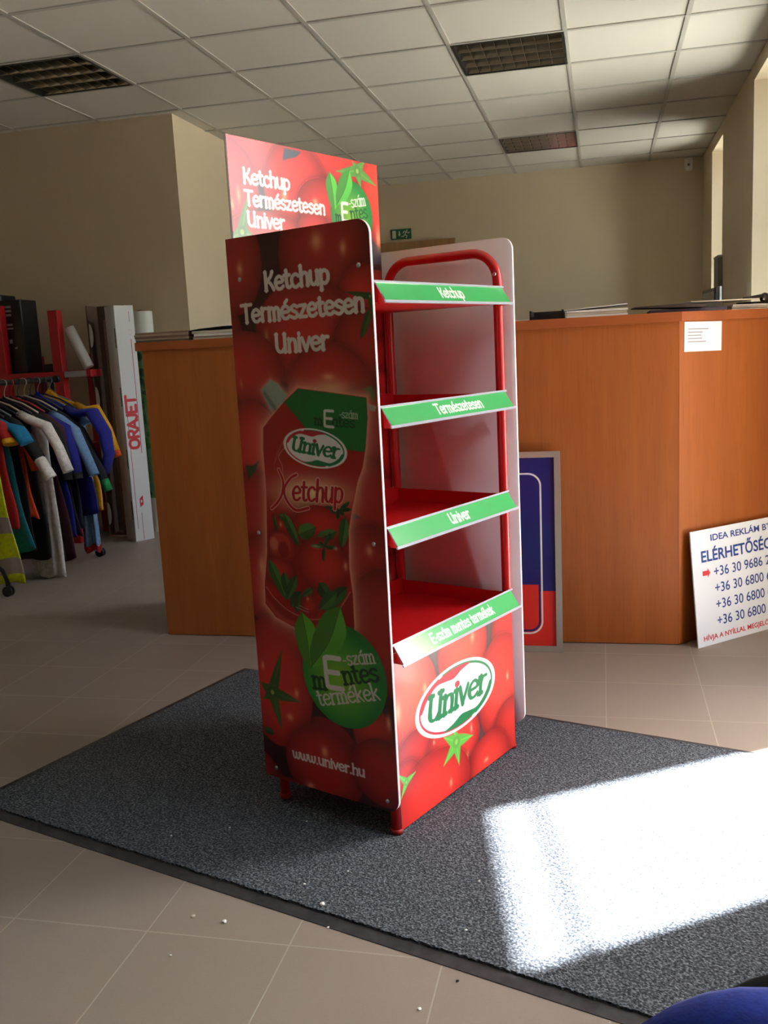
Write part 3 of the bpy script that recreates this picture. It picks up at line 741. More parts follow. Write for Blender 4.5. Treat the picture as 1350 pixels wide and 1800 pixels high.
    c.text('m', T_[0], (T_[0][0] + 44, T_[0][1] + 4), 30, 4.6, (8, 66, 30), .35, .12); c.text('ntes', T_[2], T_[3], 30, 4.6, (8, 66, 30), .35, .12)
    c.text('-szám', (T_[4][0] + 2, T_[4][1] - 4), T_[5], 22, 2.7, (214, 210, 200), .3, .12); c.text('termékek', T_[6], T_[7], 26, 3.2, (220, 216, 208), .35, .11)
    c.text('E', (T_[8][0] - 3, T_[8][1] + 2), (T_[8][0] + 53, T_[8][1] + 5), 52, 6.4, (226, 222, 218))
    # headings
    WHT = (232, 226, 222)
    for s_, a, b in (('Ketchup', (113, 1256), (304, 1259)), ('Természetesen', (33, 1189), (394, 1193)), ('Univer', (133, 1118), (292, 1119))):
        c.text(s_, a, b, 28, 5.3, WHT, contrast=.22, serif=.07, wob=.03)
    c.text('www.univer.hu', (97, 132), (322, 134), 17, 2.9, WHT, contrast=.2, serif=.08, wob=.02)
    return c
cvL = paint_left()

def side_panel(x_print, x_back, outer, cv):
    """printed face at x_print, other face at x_back; local y = .385 - s"""
    y0, y1 = -.030, .385; z0, z1 = .065, 1.380
    cor = [(-1, 1), (-1, -1)]
    def fn(X, Y):
        y = .385 - X / 1000; z = Y / 1000
        y, z = snap_round(y, z, y0, y1, z0, z1, .032, cor)
        return np.stack([np.full_like(y, x_print), y, z], 1)
    body = MB(); out = round_outline(y0, y1, z0, z1, .032, cor)
    g = .0004 * (1 if x_back > x_print else -1)
    body.prism(out, 0, x_print + g, x_back)
    return sheet_object('side_panel', cv, fn, body, [M_print, M_bounce_pink], stand, flip=(x_back > x_print))
p = side_panel(-.028, -.020, True, cvL); p['label'] = 'left side panel printed with tomatoes, a ketchup pouch and a green badge'
p = side_panel(SW + .034, SW + .026, True, cvL); p['label'] = 'right side panel showing its plain white inner face, tinted pink for red bounce'

def paint_back():
    c = Canvas(570, 1535, 0, 75, (60, 16, 16), 1.6)
    def tom(x, y, rx, ry, hl=(), b=1., warm=0.): c.tomato(x, y, rx, ry, hl, b, warm)
    rnd = random.Random(5)
    for k in range(9):
        z = 150 + k * 130
        for j, x in enumerate((60, 250, 430, 560)):
            q = (x + rnd.uniform(-20, 20), z + rnd.uniform(-30, 30) + (60 if j % 2 else 0))
            tom(q[0], q[1], 105, 95, [(q[0] + rnd.uniform(-30, 30), q[1] + rnd.uniform(-20, 30), 10, 22)], 1)
    c.blend((c.Y > 1345) * 1.0, (70, 62, 70))
    c.ellipse(*[(124,1503)][0], 30, 30, (60, 50, 56), soft=8)
    tom(*[(68,1593)][0], 120, 75, (), 1.12); tom(*[(382,1609)][0], 170, 85, (), 1.1)
    tom(*[(2,1496)][0], 95, 110, [(*[(27,1480)][0], 7, 24), (*[(5,1456)][0], 6, 16)], 1.12); tom(*[(588,1538)][0], 110, 150, [(*[(585,1570)][0], 9, 20), (*[(561,1413)][0], 14, 38)], 1.12, .5)
    tom(*[(234,1510)][0], 122, 118, [(*[(185,1494)][0], 14, 16)], 1.16); tom(*[(334,1472)][0], 110, 80, [(*[(300,1490)][0], 15, 10)], 1.08)
    tom(*[(129,1393)][0], 150, 60, (), 1.12); tom(*[(294,1412)][0], 70, 55, (), 1.1)
    c.calyx(*[(482,1584)][0], [(561,1555),(517,1613),(463,1607),(393,1574),(494,1542)], 15, (96, 160, 70))
    c.calyx(*[(30,1397)][0], [(57,1480),(70,1389),(-11,1379)], 16, (100, 150, 84))
    c.poly([(195,1605),(257,1604),(238,1590),(187,1576)], (66, 74, 88), 3); c.badge(449, 1467, 89)
    c.leaf([(363,1570)][0], [(376,1472)][0], 24, (84, 186, 62), True, 3); c.leaf([(449,1585)][0], [(385,1488)][0], 28, (80, 182, 64), True, 8)
    T_ = [(378,1443),(444,1454),(520,1467),(439,1486),(513,1499),(404,1451)]
    c.text('m', T_[0], (T_[0][0] + 26, T_[0][1]), 22, 2.8, (10, 90, 44), .3, .12); c.text('ntes', T_[1], T_[2], 24, 2.8, (10, 90, 44), .3, .12); c.text('-szám', T_[3], T_[4], 20, 2.0, (236, 236, 230), .3, .12)
    c.text('E', T_[5], (T_[5][0] + 30, T_[5][1]), 32, 4.4, (240, 240, 236))
    for s_, a, b in (('Ketchup', (46, 1509), (208, 1509)), ('Természetesen', (46, 1460), (338, 1461)), ('Univer', (50, 1413), (180, 1413))):
        c.text(s_, a, b, 23, 4.0, (245, 240, 238), contrast=.18, serif=.07, wob=.03)
    return c
cvB = paint_back()
body = MB(); body.box2((-.020, .3664, .075), (.55, .373, 1.61))
def fnB(X, Y): return np.stack([X / 1000 - .02, np.full_like(X, .366), Y / 1000], 1)
o = sheet_object('back_panel', cvB, fnB, body, [M_print, M_white], stand); o['label'] = 'tall back panel with the header print rising above the side panels'

def paint_front():
    c = Canvas(546, 428, 2, 8, (92, 78, 80))
    def tom(P, rx, ry, hl=(), b=1., warm=0.): c.tomato(P[0][0], P[0][1], rx, ry, [(*h[0], h[1], h[2]) for h in hl], b, warm)
    tom([(54,414)], 100, 50, (), 1.1); tom([(546,347)], 110, 110, (), 1.1)
    tom([(297,366)], 118, 130, [([(342,381)][0], 12, 16), ([(249,405)][0], 26, 14)], 1.2, .6)
    tom([(65,305)], 110, 120, [([(120,317)][0], 10, 14), ([(9,294)][0], 14, 34)], 1.22, .9)
    tom([(484,202)], 130, 150, [([(515,222)][0], 9, 14)], 1.15, .2); tom([(525,71)], 100, 90, (), 1.05)
    tom([(73,161)], 90, 70, (), 1.05); tom([(238,131)], 125, 95, [([(321,142)][0], 7, 15), ([(298,79)][0], 9, 12), ([(149,169)][0], 6, 8)], 1.2, .2)
    tom([(405,18)], 110, 85, [([(390,29)][0], 14, 8)], 1.15, .2); tom([(30,121)], 60, 50, (), 1.1)
    tom([(139,39)], 170, 110, [([(216,37)][0], 8, 14), ([(394,-72)][0], 6, 8)], 1.2, .1)
    c.calyx(*[(248,133)][0], [(327,121),(257,67),(186,93),(192,165),(241,169)], 18, (110, 196, 76))
    c.calyx(*[(28,117)][0], [(66,127),(3,84),(-3,147)], 9, (110, 196, 76))
    c.logo(262, 248, 187, R(-1.0))
    return c
cvF = paint_front()
body = MB(); body.box2((.002, -.0136, .008), (.548, -.011, .436))
def fnF(X, Y): return np.stack([X / 1000, np.full_like(X, -.014), Y / 1000], 1)
o = sheet_object('front_panel', cvF, fnF, body, [M_print, M_white], stand); o['label'] = 'low front panel printed with tomatoes and an oval logo'

# tube frames: an inverted U on each side, rails between them
for x in (0.0, SW):
    r = .0125; H = 1.345; br_ = .075
    pts = [(x, 0, 0.0)] + [(x, 0, z) for z in (.3, .7, 1.1)]
    for k in range(9):
        a = R(180 - 90 * k / 8); pts.append((x, br_ + br_ * math.cos(a), H - br_ + br_ * math.sin(a)))
    for k in range(9):
        a = R(90 - 90 * k / 8); pts.append((x, SD - br_ + br_ * math.cos(a), H - br_ + br_ * math.sin(a)))
    pts += [(x, SD, z) for z in (1.0, .5, 0.0)]
    fr = MB().tube(pts, r, 16).build('tube_frame', M_red, stand)
    for y in (0, SD): MB().cyl((x, y, -.0), (x, y, .012), .0145, 16).build('foot_cap', mat('red_foot_cap', (150, 14, 16), .5), fr)
for z in (.06,):
    for y in (0.004, SD): MB().cyl((.012, y, z), (SW - .012, y, z), .009, 12).build('cross_rail', M_red, stand)
# bolts through the side panels
for x, s_ in ((-.0285, -1), (SW + .0345, 1)):
    for y in (.0, .346):
        for z in (.092, .694, 1.287):
            MB().cyl((x, y, z), (x + s_ * .002, y, z), .0055, 14).sph((x + s_ * .002, y, z), .0045, (.5, 1, 1)).build('bolt', M_chrome, stand)
for y, z in ((.0, 1.287),):
    MB().cyl((SW - .0125, y, z), (SW - .017, y, z), .005, 12).build('bolt', M_chrome, stand)

def tray(zb, txt, tp, first=False):
    x0, x1 = .016, SW - .016; y0, y1 = -.012, SD - .014; h_ = .038; t = .0016
    mb = MB()
    mb.box2((x0, y0, zb), (x1, y1, zb + t)); mb.box2((x0, y1 - t, zb + t), (x1, y1, zb + h_ + .006)); mb.box2((x0, y0, zb + t), (x1, y0 + t, zb + h_))
    for a in (x0, x1 - t): mb.box2((a, y0 + t, zb + t), (a + t, y1 - t, zb + h_))
    for a in (x0 - .004, x1): mb.box2((a, -.013, zb), (a + .004, .03, zb + h_))     # brackets at the front posts
    mb.prism([(y0, zb + h_), (y0 - .03, zb - .004), (y0, zb - .004)], 0, x0 - .002, x0); mb.prism([(y0, zb + h_), (y0 - .03, zb - .004), (y0, zb - .004)], 0, x1, x1 + .002)
    sh = mb.build('shelf', M_redshelf, stand)
    # sloping price strip: green insert behind a clear profile
    c = Canvas(540, 43, 0, 0, (60, 182, 100), 1.2)
    c.text(txt, tp[0], tp[1], tp[2], tp[3], (236, 244, 238), contrast=.15, serif=.06, wob=.02)
    top = Vector((0, y0 - .002, zb + h_ + .004)); bot = Vector((0, y0 - .030, zb - .001)); up = (top - bot)
    N = Vector((0, -up.z, up.y)).normalized(); N = N if N.y < 0 else -N
    def fn(X, Y):
        k = (Y / 43)[:, None]; P = np.array(bot) * (1 - k) + np.array(top) * k + np.array(N) * .0005; P[:, 0] = X / 1000 + .005; return P
    body = MB(); rot = Matrix.Rotation(-math.atan2(top.y - bot.y, top.z - bot.z), 4, 'X')
    body.box((.275, (top.y + bot.y) / 2 + .001, (top.z + bot.z) / 2 - .001), (.54, .0012, up.length), rot)
    st = sheet_object('price_strip', c, fn, body, [M_strip, M_clear], stand)
    st['label'] = 'green price strip lettered "%s"' % (txt if not txt.startswith('E') else 'E-szám mentes termékek')
    mb = MB(); un = up.normalized()
    for P, w_ in ((top, .0045), (bot, .006)):
        q_ = P + N * .0015; mb.box((.275, q_.y, q_.z), (.554, .003, w_), rot)
    mb.build('clear_edge', M_clear, st)
M_strip = mat('green_price_strip', (60, 182, 100), .24, attr='print', coat=1.0)
M_strip.node_tree.nodes['Principled BSDF'].inputs['Coat IOR'].default_value = 2.1
tray(.413, 'E-szám mentes termékek', ((130, 13), (420, 13), 14, 2.3))
tray(.682, 'Univer', ((232, 13), (322, 13), 15, 2.6)); tray(.947, 'Természetesen', ((190, 13), (400, 13), 15, 2.6)); tray(1.211, 'Ketchup', ((228, 13), (330, 13), 15, 2.6))


# ------------------------------------------------------------------ reception counter
CT = 1.20; CY = 3.46; CX0, CX1 = -1.772, .262; KA = R(42.5)
KD = Vector((math.cos(KA), math.sin(KA), 0)); KN = Vector((math.sin(KA), -math.cos(KA), 0)); KP = Vector((CX1, CY, 0)); KL = .85
ctr = empty('reception_counter', (0, CY, 0), 0, 'long cherry wood reception counter with an angled right end', 'counter')
MB().box2((CX0, 0, .004), (CX1 - .001, .022, CT - .032)).build('front_panel', M_wood, ctr)
MB().box2((CX0, .024, .004), (CX0 + .022, .62, CT - .032)).build('side_panel', M_wood, ctr)
mb = MB(); q = KD * (KL / 2); n = -KN * .011
mb.box((q.x + n.x, q.y + n.y, (CT - .028) / 2), (KL, .022, CT - .036), Matrix.Rotation(KA, 4, 'Z'))
o = mb.build('angled_panel', M_wood, ctr, (CX1, 0, 0))
f = KD * KL
def off(p, d): return (p[0], p[1] + d)
t0 = .018
top = [(CX0 - .02, -t0), (CX1 + .007, -t0), (CX1 + f.x + .012, f.y - .018), (CX1 + f.x - .25, f.y + .12), (CX1 - .12, .34), (CX0 - .02, .34)]
MB().prism(top, 2, CT - .032, CT).build('countertop', M_woodtop, ctr)
MB().box2((CX0 + .022, .30, .70), (CX1 - .2, .62, .725)).build('work_surface', M_wood, ctr)
for x in (-.56, .0): pass

# a paper notice taped on the angled end
nt_ = Canvas(186, 103, 0, 0, (234, 234, 240), 1.0)
rnd = random.Random(3)
for i, L_n in enumerate((78, 55, 50, 54, 68)):
    x = 18
    while x < 18 + L_n * 1.3:
        wl = rnd.uniform(3, 9); nt_.stroke([(x, 78 - i * 11), (min(x + wl, 18 + L_n * 1.3), 78 - i * 11)], 1.3, (96, 96, 108), .8); x += wl + 2
def on_face(t, z, o): q = KP + KD * t + KN * o; return (q.x, q.y, z)
body = MB(); body.box2((0, -.0004, 0), (.186, .0004, .103))
a_ = on_face(.022, 1.062, .0012)
o = sheet_object('paper_notice', nt_, lambda X, Y: np.stack([X / 1000, np.full_like(X, -.0006), Y / 1000], 1), body, [M_matte, M_paper], None, a_, (0, R(.8), KA))
tag(o, 'small white printed notice taped to the angled end of the counter', 'notice')

# blue and red framed sign leaning on the counter
LEAN = math.atan2(.075, .72)
sg = empty('framed_sign', (-.152, 3.352, .0), (-LEAN, 0, 0), 'blue and red sign in an aluminium frame leaning on the counter behind the display stand', 'sign')
W_s, H_s, f_ = .46, .735, .022
MB().box2((-W_s + f_, .002, f_), (-f_, .010, H_s - f_)).build('backing_board', M_white, sg)
c = Canvas((W_s - 2 * f_) * 1000, (H_s - 2 * f_) * 1000, -(W_s - f_) * 1000, f_ * 1000, (20, 26, 108), 1.5)
c.blend(np.clip((225 - c.Y) / 1.5 + .5, 0, 1), (216, 44, 38))
x0, x1, y0, y1, r_ = -W_s * 1000 + 70, -72, 68, 655, 45
pts = round_outline(x0, x1, y0, y1, r_, [(1, 1), (-1, 1), (-1, -1), (1, -1)])
inner = round_outline(x0 + 6, x1 - 6, y0 + 6, y1 - 6, r_ - 6, [(1, 1), (-1, 1), (-1, -1), (1, -1)])
d1 = c.pdist(pts); d2 = c.pdist(inner)
c.blend(np.clip(.5 - d2 / 1.5, 0, 1), (20, 26, 108))
red = round_outline(x0 + 14, x1 - 12, y0 + 13, 248, 34, [(-1, -1), (1, -1)]); c.poly(red, (216, 44, 38))
c.blend(np.clip(.5 - (np.abs(d1) - 3.2) / 1.5, 0, 1), (226, 226, 232))
body = MB(); body.box2((-W_s + f_, .0004, f_), (-f_, .0018, H_s - f_))
sheet_object('sign_face', c, lambda X, Y: np.stack([X / 1000, np.zeros_like(X), Y / 1000], 1), body, [mat('sign_film', (200, 40, 40), .35, attr='print', coat=.15), M_white], sg)
for nm, poly in (('frame_side', [(0, 0), (0, H_s), (-f_, H_s - f_), (-f_, f_)]), ('frame_side', [(-W_s, 0), (-W_s, H_s), (-W_s + f_, H_s - f_), (-W_s + f_, f_)]),
                 ('frame_rail', [(0, H_s), (-W_s, H_s), (-W_s + f_, H_s - f_), (-f_, H_s - f_)]), ('frame_rail', [(0, 0), (-W_s, 0), (-W_s + f_, f_), (-f_, f_)])):
    MB().prism(poly, 1, -.007, .013).build(nm, M_alu, sg)

# white phone number sign leaning on the angled end
SP = Vector((.328, 3.425, 0)); SA = math.atan2(.6752, .7376); SLEAN = math.atan2(.1, 1)
ws = empty('phone_number_sign', SP, (0, 0, SA), 'white sign with blue phone numbers leaning on the angled end of the counter', 'sign')
lean = Matrix.Rotation(-SLEAN, 4, 'X')
SWD, SH = .62, .425
mb = MB(); mb.box((SWD / 2, .0025, SH / 2), (SWD, .005, SH)); b = mb.build('sign_board', mat('cool_white_board', (220, 228, 240), .35), ws); b.rotation_euler = (-SLEAN, 0, 0)
def text_mesh(name, s_, x, y, capw, caph, m_, parent, bold=0.0, rot=(-SLEAN, 0, 0), xlim=None):
    cu = bpy.data.curves.new(name, 'FONT'); cu.body = s_; cu.size = 1; cu.offset = bold; cu.extrude = 0.0; cu.resolution_u = 4
    tmp = bpy.data.objects.new(name + '_tmp', cu); COL.objects.link(tmp)
    dg = bpy.context.evaluated_depsgraph_get(); me = bpy.data.meshes.new_from_object(tmp.evaluated_get(dg))
    bpy.data.objects.remove(tmp); bpy.data.curves.remove(cu)
    n_ = len(me.vertices); co = np.zeros(n_ * 3, np.float32); me.vertices.foreach_get('co', co); co = co.reshape(-1, 3)
    w0, w1 = co[:, 0].min(), co[:, 0].max()
    X = (co[:, 0] - w0) / (w1 - w0) * capw + x; Z = co[:, 1] / .73 * caph + y
    out_ = np.stack([X, np.full(n_, -.0008), Z], 1).astype(np.float32)
    me.vertices.foreach_set('co', out_.ravel()); me.update(); me.name = name; me.materials.clear(); me.materials.append(m_)
    o_ = link(name, me, parent); o_.rotation_euler = rot; return o_
S1 = [(98,380),(411,381),(101,405)]; S2 = [(38,308),(404,309),(43,349),(40,308)]
text_mesh('lettering', 'IDEA REKLÁM BT.', .100, .380, .335, .024, M_letterblue, ws, .018)
text_mesh('lettering', 'ELÉRHETŐSÉG', .046, .308, .375, .042, M_letterblue, ws, .022)
for k, num in enumerate(('+36 30 9686 2', '+36 30 6800 6', '+36 30 6800 6', '+36 30 6800 6')):
    text_mesh('lettering', num, .106, .248 - k * .0605, .302, .037, M_letterblue, ws, .006)
text_mesh('lettering', 'HÍVJA A NYÍLLAL MEGJELÖLT', .030, .020, .385, .0185, M_letterred, ws, .018)
mb = MB(); mb.prism([(.048, .258), (.074, .258), (.074, .250), (.086, .2665), (.074, .283), (.074, .275), (.048, .275)], 1, -.0012, -.0004)
o = mb.build('arrow', M_letterred, ws); o.rotation_euler = (-SLEAN, 0, 0)

# ------------------------------------------------------------------ things on the counter
def stack(name, x, y, z, w_, d_, n_, th, cols, label, cat, jit=.012, rz=0, seed=1, group=None, wave=0):
    """a pile of thin sheets / brochures as one bound or loose pile: each leaf bundle is a part"""
    rnd = random.Random(seed); root = empty(name, (x, y, z), rz, label, cat, group); zz = 0
    for i in range(n_):
        mb = MB(); a = rnd.uniform(-jit, jit); b_2 = rnd.uniform(-jit, jit)
        mb.box((a, b_2, zz + th / 2), (w_ * rnd.uniform(.96, 1), d_, th * .94), Matrix.Rotation(rnd.uniform(-jit, jit) * 2, 4, 'Z'), bev=min(.001, th * .3))
        mb.build('sheet_bundle', cols[i % len(cols)], root); zz += th
    return root
g1 = mat('magazine_brown', (150, 122, 104), .6); g2 = mat('magazine_grey', (112, 104, 96), .6); g3 = mat('magazine_cream', (176, 160, 142), .6)
stack('magazine_stack', -1.70, 3.60, CT, .235, .22, 5, .0078, [g2, g3, g1, g3, g1], 'pile of brown and grey magazines on the far left end of the counter', 'magazines', .004, 0, 2)
stack('paper_stack', -1.435, 3.60, CT, .26, .22, 3, .011, [M_paper2, M_paper, M_paper2], 'pale paper pile on the counter between the magazines and the display stand', 'papers', .004, 0, 3)
fo = empty('open_folder', (-1.43, 3.58, CT + .034), 0, 'thin black folder lying on the pale paper pile left of the display stand', 'folder')
MB().prism([(-.15, .0), (-.10, .004), (.0, .009), (.14, .008), (.14, .012), (.0, .013), (-.10, .008), (-.15, .002)], 1, -.09, .11).build('cover', M_black, fo)
MB().box2((-.135, -.08, -.0035), (-.08, .1, .0)).build('paper_leaf', M_paper, fo)
tr = empty('desk_tray', (-.195, 3.60, CT), 0, 'small black tray on the counter just right of the display stand', 'tray')
mb = MB(); mb.box2((-.06, -.09, 0.0), (.06, .09, .003)); mb.build('base', M_black, tr)
mb = MB(); mb.box2((-.06, -.09, .003), (.06, -.085, .012)).box2((-.06, .085, .003), (.06, .09, .034)).box2((-.06, -.085, .003), (-.055, .085, .034)).box2((.055, -.085, .003), (.06, .085, .034))
mb.build('rim', M_black, tr)
tag(MB().box2((-.06, -.105, 0), (.06, .105, .0025)).build('paper_sheet', M_paper, None, (-.322, 3.56, CT), 0), 'single pale sheet at the counter edge left of the black tray', 'paper')
stack('paper_stack', -.02, 3.58, CT, .215, .2, 3, .0085, [M_paper, M_paper2, M_paper], 'neat white stack of paper in the middle of the counter right of the tray', 'papers', .003, R(1), 5)
o = MB().prism([(-.112, .0), (.108, .012), (.108, .0145), (-.112, .0025)], 1, -.1, .1).build('paper_booklet', M_paper, None, (-.018, 3.58, CT + .0262))
tag(o, 'white booklet with a lifted edge on top of the white paper stack', 'booklet')
d1_ = mat('dark_brown_folder', (66, 54, 50), .6); d2_ = mat('purple_folder', (60, 50, 66), .6)
o = MB().box2((-.11, -.1, 0), (.15, .1, .012), bev=.002).build('folder', d2_, None, (.275, 3.62, CT)); tag(o, 'dark purple folder under the brown one near the counter corner', 'folder')
o = MB().prism([(-.16, .0135), (.08, .004), (.1, .012), (.02, .020), (-.15, .016)], 1, -.09, .1).build('folder', d1_, None, (.265, 3.60, CT + .0095)); tag(o, 'dark brown folder jutting out to the left near the counter corner', 'folder')
o = MB().box2((-.13, -.1, 0), (.13, .1, .004)).build('paper_sheet', M_paper2, None, (.40, 3.74, CT + .034), R(20)); tag(o, 'topmost long pale sheet spread over the folders at the counter corner', 'paper')
o = MB().box2((-.1, -.09, 0), (.03, .09, .021), bev=.001).build('cardboard_sheet', mat('grey_board', (128, 124, 118), .8), None, (.375, 3.78, CT + .0125), R(20)); tag(o, 'grey board pile beneath the topmost sheet at the counter corner', 'board')
stack('paper_stack', .49, 3.81, CT, .20, .14, 3, .007, [M_paper, M_paper2, M_paper], 'white paper stack at the right edge of the photo on the counter', 'papers', .004, KA, 8)
pn = empty('hole_punch', (.568, 3.86, CT + .0215), KA, 'dark hole punch on the white papers at the right end of the counter', 'hole punch')
MB().box2((-.06, -.04, 0), (.06, .04, .008), bev=.002).build('base', M_black, pn)
MB().box((-.01, 0, .026), (.11, .016, .012), Matrix.Rotation(R(-6), 4, 'Y'), bev=.003).sph((.05, 0, .022), .02, (1, .8, 1)).build('lever', mat('dark_grey_plastic', (58, 56, 58), .4), pn)
MB().cyl((.02, -.02, .008), (.02, -.02, .02), .004, 10).build('pin', M_chrome, pn)

# monitor and desk behind the counter
dk = empty('desk', (.15, 6.4, .035), 0, 'plain wooden desk hidden behind the counter carrying the monitor', 'desk')
MB().box2((-.7, -.35, .715), (.7, .35, .74)).build('desk_top', M_wood, dk)
for x in (-.68, .68): MB().box2((x - .012, -.33, -.035), (x + .012, .33, .715)).build('leg_panel', M_wood, dk)
mo = empty('monitor', (.672, 6.38, .776), R(-87), 'black framed monitor showing above the papers near the far window', 'monitor')
MB().box2((-.24, -.015, .23), (.24, .01, .62), bev=.006).build('screen_frame', M_black, mo)
MB().box2((-.215, -.017, .255), (.215, -.0152, .60)).build('screen', mat('screen_glass', (96, 90, 88), .2), mo)
MB().box2((-.245, .0105, .225), (.245, .024, .625), bev=.004).build('back_shell', mat('silver_plastic', (176, 178, 180), .4), mo)
MB().box2((-.03, .024, .02), (.03, .045, .4)).box2((-.12, -.08, 0), (.12, .10, .018), bev=.004).build('stand', M_black, mo)
cb = empty('wall_duct', (.87, 7.90, 0), 0, 'narrow grey duct on the wall edge beside the far window', 'duct')
MB().box2((-.005, -.16, 0), (.028, .10, 1.69), bev=.003).build('cover', mat('grey_duct', (122, 122, 112), .5), cb)
MB().box2((-.009, -.165, 1.69), (.028, .105, 1.705), bev=.003).build('top_cap', mat('pale_duct_cap', (196, 192, 178), .5), cb)

# ------------------------------------------------------------------ left corner: shelf rack
YR = 5.35
rk = empty('shelf_rack', (-3.45, YR, 0), 0, 'red metal rack with a shelf behind the clothes in the left corner', 'rack')
M_rack = mat('dark_red_metal', (176, 22, 34), .4)
for x0, w_, h_ in ((-.29, .07, 1.52), (.11, .065, 1.47)):
    MB().box2((x0, -.03, 0), (x0 + w_, .03, h_), bev=.003).build('post', M_rack, rk)
for x0 in (-.29, .11):
    MB().box2((x0, .36, 0), (x0 + .06, .42, 1.2), bev=.003).build('post', M_rack, rk)
MB().box2((-.75, -.034, 1.055), (.18, .44, 1.095), bev=.002).build('shelf', M_rack, rk)
MB().box2((.183, -.034, 1.055), (.37, .1, 1.098), bev=.002).build('shelf_extension', M_rack, rk)
MB().box2((.19, -.038, 1.058), (.34, -.0345, 1.095)).build('label_strip', mat('grey_label', (150, 150, 158), .5), rk)
MB().box2((-.75, -.034, .16), (.18, .44, .20), bev=.002).build('shelf', M_rack, rk)
MB().box2((-.75, -.034, .58), (.18, .44, .62), bev=.002).build('shelf', M_rack, rk)
MB().box2((-.21, .02, .2005), (.10, .34, .56), bev=.01).build('dark_crate', M_black, None, (-3.45, YR, 0))
o = COL.objects['dark_crate']; tag(o, 'black crate on the lowest shelf of the red rack behind the clothes', 'crate')
bx = empty('tool_case', (-3.72, YR + .12, 1.096), 0, 'tall black box with small grey label marks standing on the red rack', 'box')
mk = mat('grey_label_marks', (160, 160, 156), .6)
MB().box2((-.14, -.08, 0), (.155, .1, .46), bev=.008).build('case_body', M_black, bx)
MB().box2((-.3, -.05, 0.0), (-.002, .12, .50), bev=.012).build('rear_case', M_black, bx)
for x0, z0, w_, h_ in ((.045, .41, .04, .014), (.045, .385, .04, .014), (.045, .36, .038, .013), (.045, .30, .04, .012), (.045, .278, .042, .01), (.05, .19, .022, .025), (.085, .155, .018, .01)):
    MB().box2((x0, -.0815, z0), (x0 + w_, -.0802, z0 + h_)).build('label_mark', mk, bx)
text_mesh('lettering', 'F Touch', -.04, .414, .07, .012, mk, bx, .01, (0, 0, 0)).location = (0, -.0802, 0)
rl = empty('paper_roll', (-3.12, YR + .02, 1.113), (0, R(-24), 0), 'white paper roll leaning beside the red post on the rack', 'paper roll')
MB().cyl((0, 0, 0), (0, 0, .27), .032, 24).build('roll', M_cardw, rl)
MB().cyl((0, 0, .2702), (0, 0, .274), .014, 16).build('core', M_kraft, rl)
o = MB().box2((-.06, -.05, 0), (.05, .05, .05), bev=.008).build('small_black_box', M_black, None, (-3.37, YR - .1, 1.0955) if False else (-3.40, YR + .1, 1.0955)); tag(o, 'small black box on the rack in front of the slim red post', 'box')

# cartons in the corner
M_inside = mat('dark_card_inside', (92, 70, 58), .9)
bc = empty('open_carton', (-3.118, 5.62, 0), R(4), 'tall open brown carton with white rounded end tabs holding a cardboard tube', 'carton')
MB().box2((-.09, .09, 0), (.10, .096, 1.50)).build('back_wall', M_inside, bc)
MB().box2((-.096, -.06, 0), (-.09, .096, 1.50)).build('side_wall', M_inside, bc)
MB().box2((-.09, -.06, 0), (.10, .09, .006)).build('bottom', M_brown, bc)
for z in (.15, .53, .91, 1.31):
    mb = MB(); out = [(-.085 + .02 * math.cos(a) * (1 if math.cos(a) > 0 else .2), z + .075 * math.sin(a) * 1.0) for a in [2 * PI * k / 20 for k in range(20)]]
    mb.prism([(p[0] + .004, p[1]) for p in out], 1, -.063, -.060); mb.build('white_tab', M_cardw, bc)
ct = empty('cardboard_tube', (-3.08, 5.61, .0065), 0, 'beige cardboard tube standing in the open brown carton', 'tube')
MB().cyl((0, 0, 0), (0, 0, 1.4), .042, 28).build('tube_wall', M_kraft, ct)
MB().cyl((0, 0, 1.4002), (0, 0, 1.403), .03, 20).build('tube_end', M_inside, ct)

# long white carton with the red lettering
wc = empty('white_carton', (-2.912, 5.37, 0), R(55), 'tall narrow white carton with vertical red lettering beside the counter', 'carton')
FW, FL, FH = .128, .15, 1.478
cv = Canvas(FW * 1000, FH * 1000, 0, 0, (208, 210, 214), 1.5)
PUR = (150, 60, 96)
cv.stroke([(96, 1440), (96, 1380)], 1.6, PUR); cv.stroke([(96, 1270), (96, 560)], 2.2, PUR); cv.stroke([(22, 930), (22, 80)], 1.8, PUR); cv.stroke([(56, 180), (56, 10)], 1.6, PUR)
cv.stroke([(86, 1330), (100, 1330), (100, 1300), (86, 1300), (86, 1330)], 1, (170, 170, 176))
# lettering runs up the face
W_t = sum(GL[ch][0] for ch in 'ORAJ@T'); L_t = 330; x = 0; best = np.full(cv.X.shape, 1e9)
for ch in 'ORAJ@T':
    wd, st_ = GL[ch]
    for kind, pts in st_:
        pp = cat_(pts, 6) if kind == 'c' else pts
        best = np.minimum(best, cv.segd([(84 - q[1] * 46, 590 + (x + q[0]) / W_t * L_t) for q in pp]))
    x += wd
cv.blend(cv.soft(best - 9), (196, 26, 44))
cv.poly([(50, 215), (74, 230), (74, 290), (50, 270)], (196, 26, 44)); cv.ellipse(62, 252, 5, 10, (208, 210, 214))
body = MB(); body.box2((0, .0006, 0), (FW, .127, FH))
sheet_object('printed_front', cv, lambda X, Y: np.stack([X / 1000, np.zeros_like(X), Y / 1000], 1), body, [M_matte, M_cardw], wc)
for z in (.14, .47, .86, 1.22):
    MB().box2((-.0014, .010, z), (.0, .018, z + .12)).build('closing_slot', M_black, wc)
gr_ = empty('banner_roll', (-2.93, 5.76, 0), 0, 'rolled banner with green leaves standing behind the white carton', 'banner')
cv = Canvas(440, 1450, 0, 0, (206, 212, 206), 4)
cv.blend((cv.Y < 1270) * (cv.Y > 230) * 1.0, (92, 140, 92)); rnd = random.Random(12)
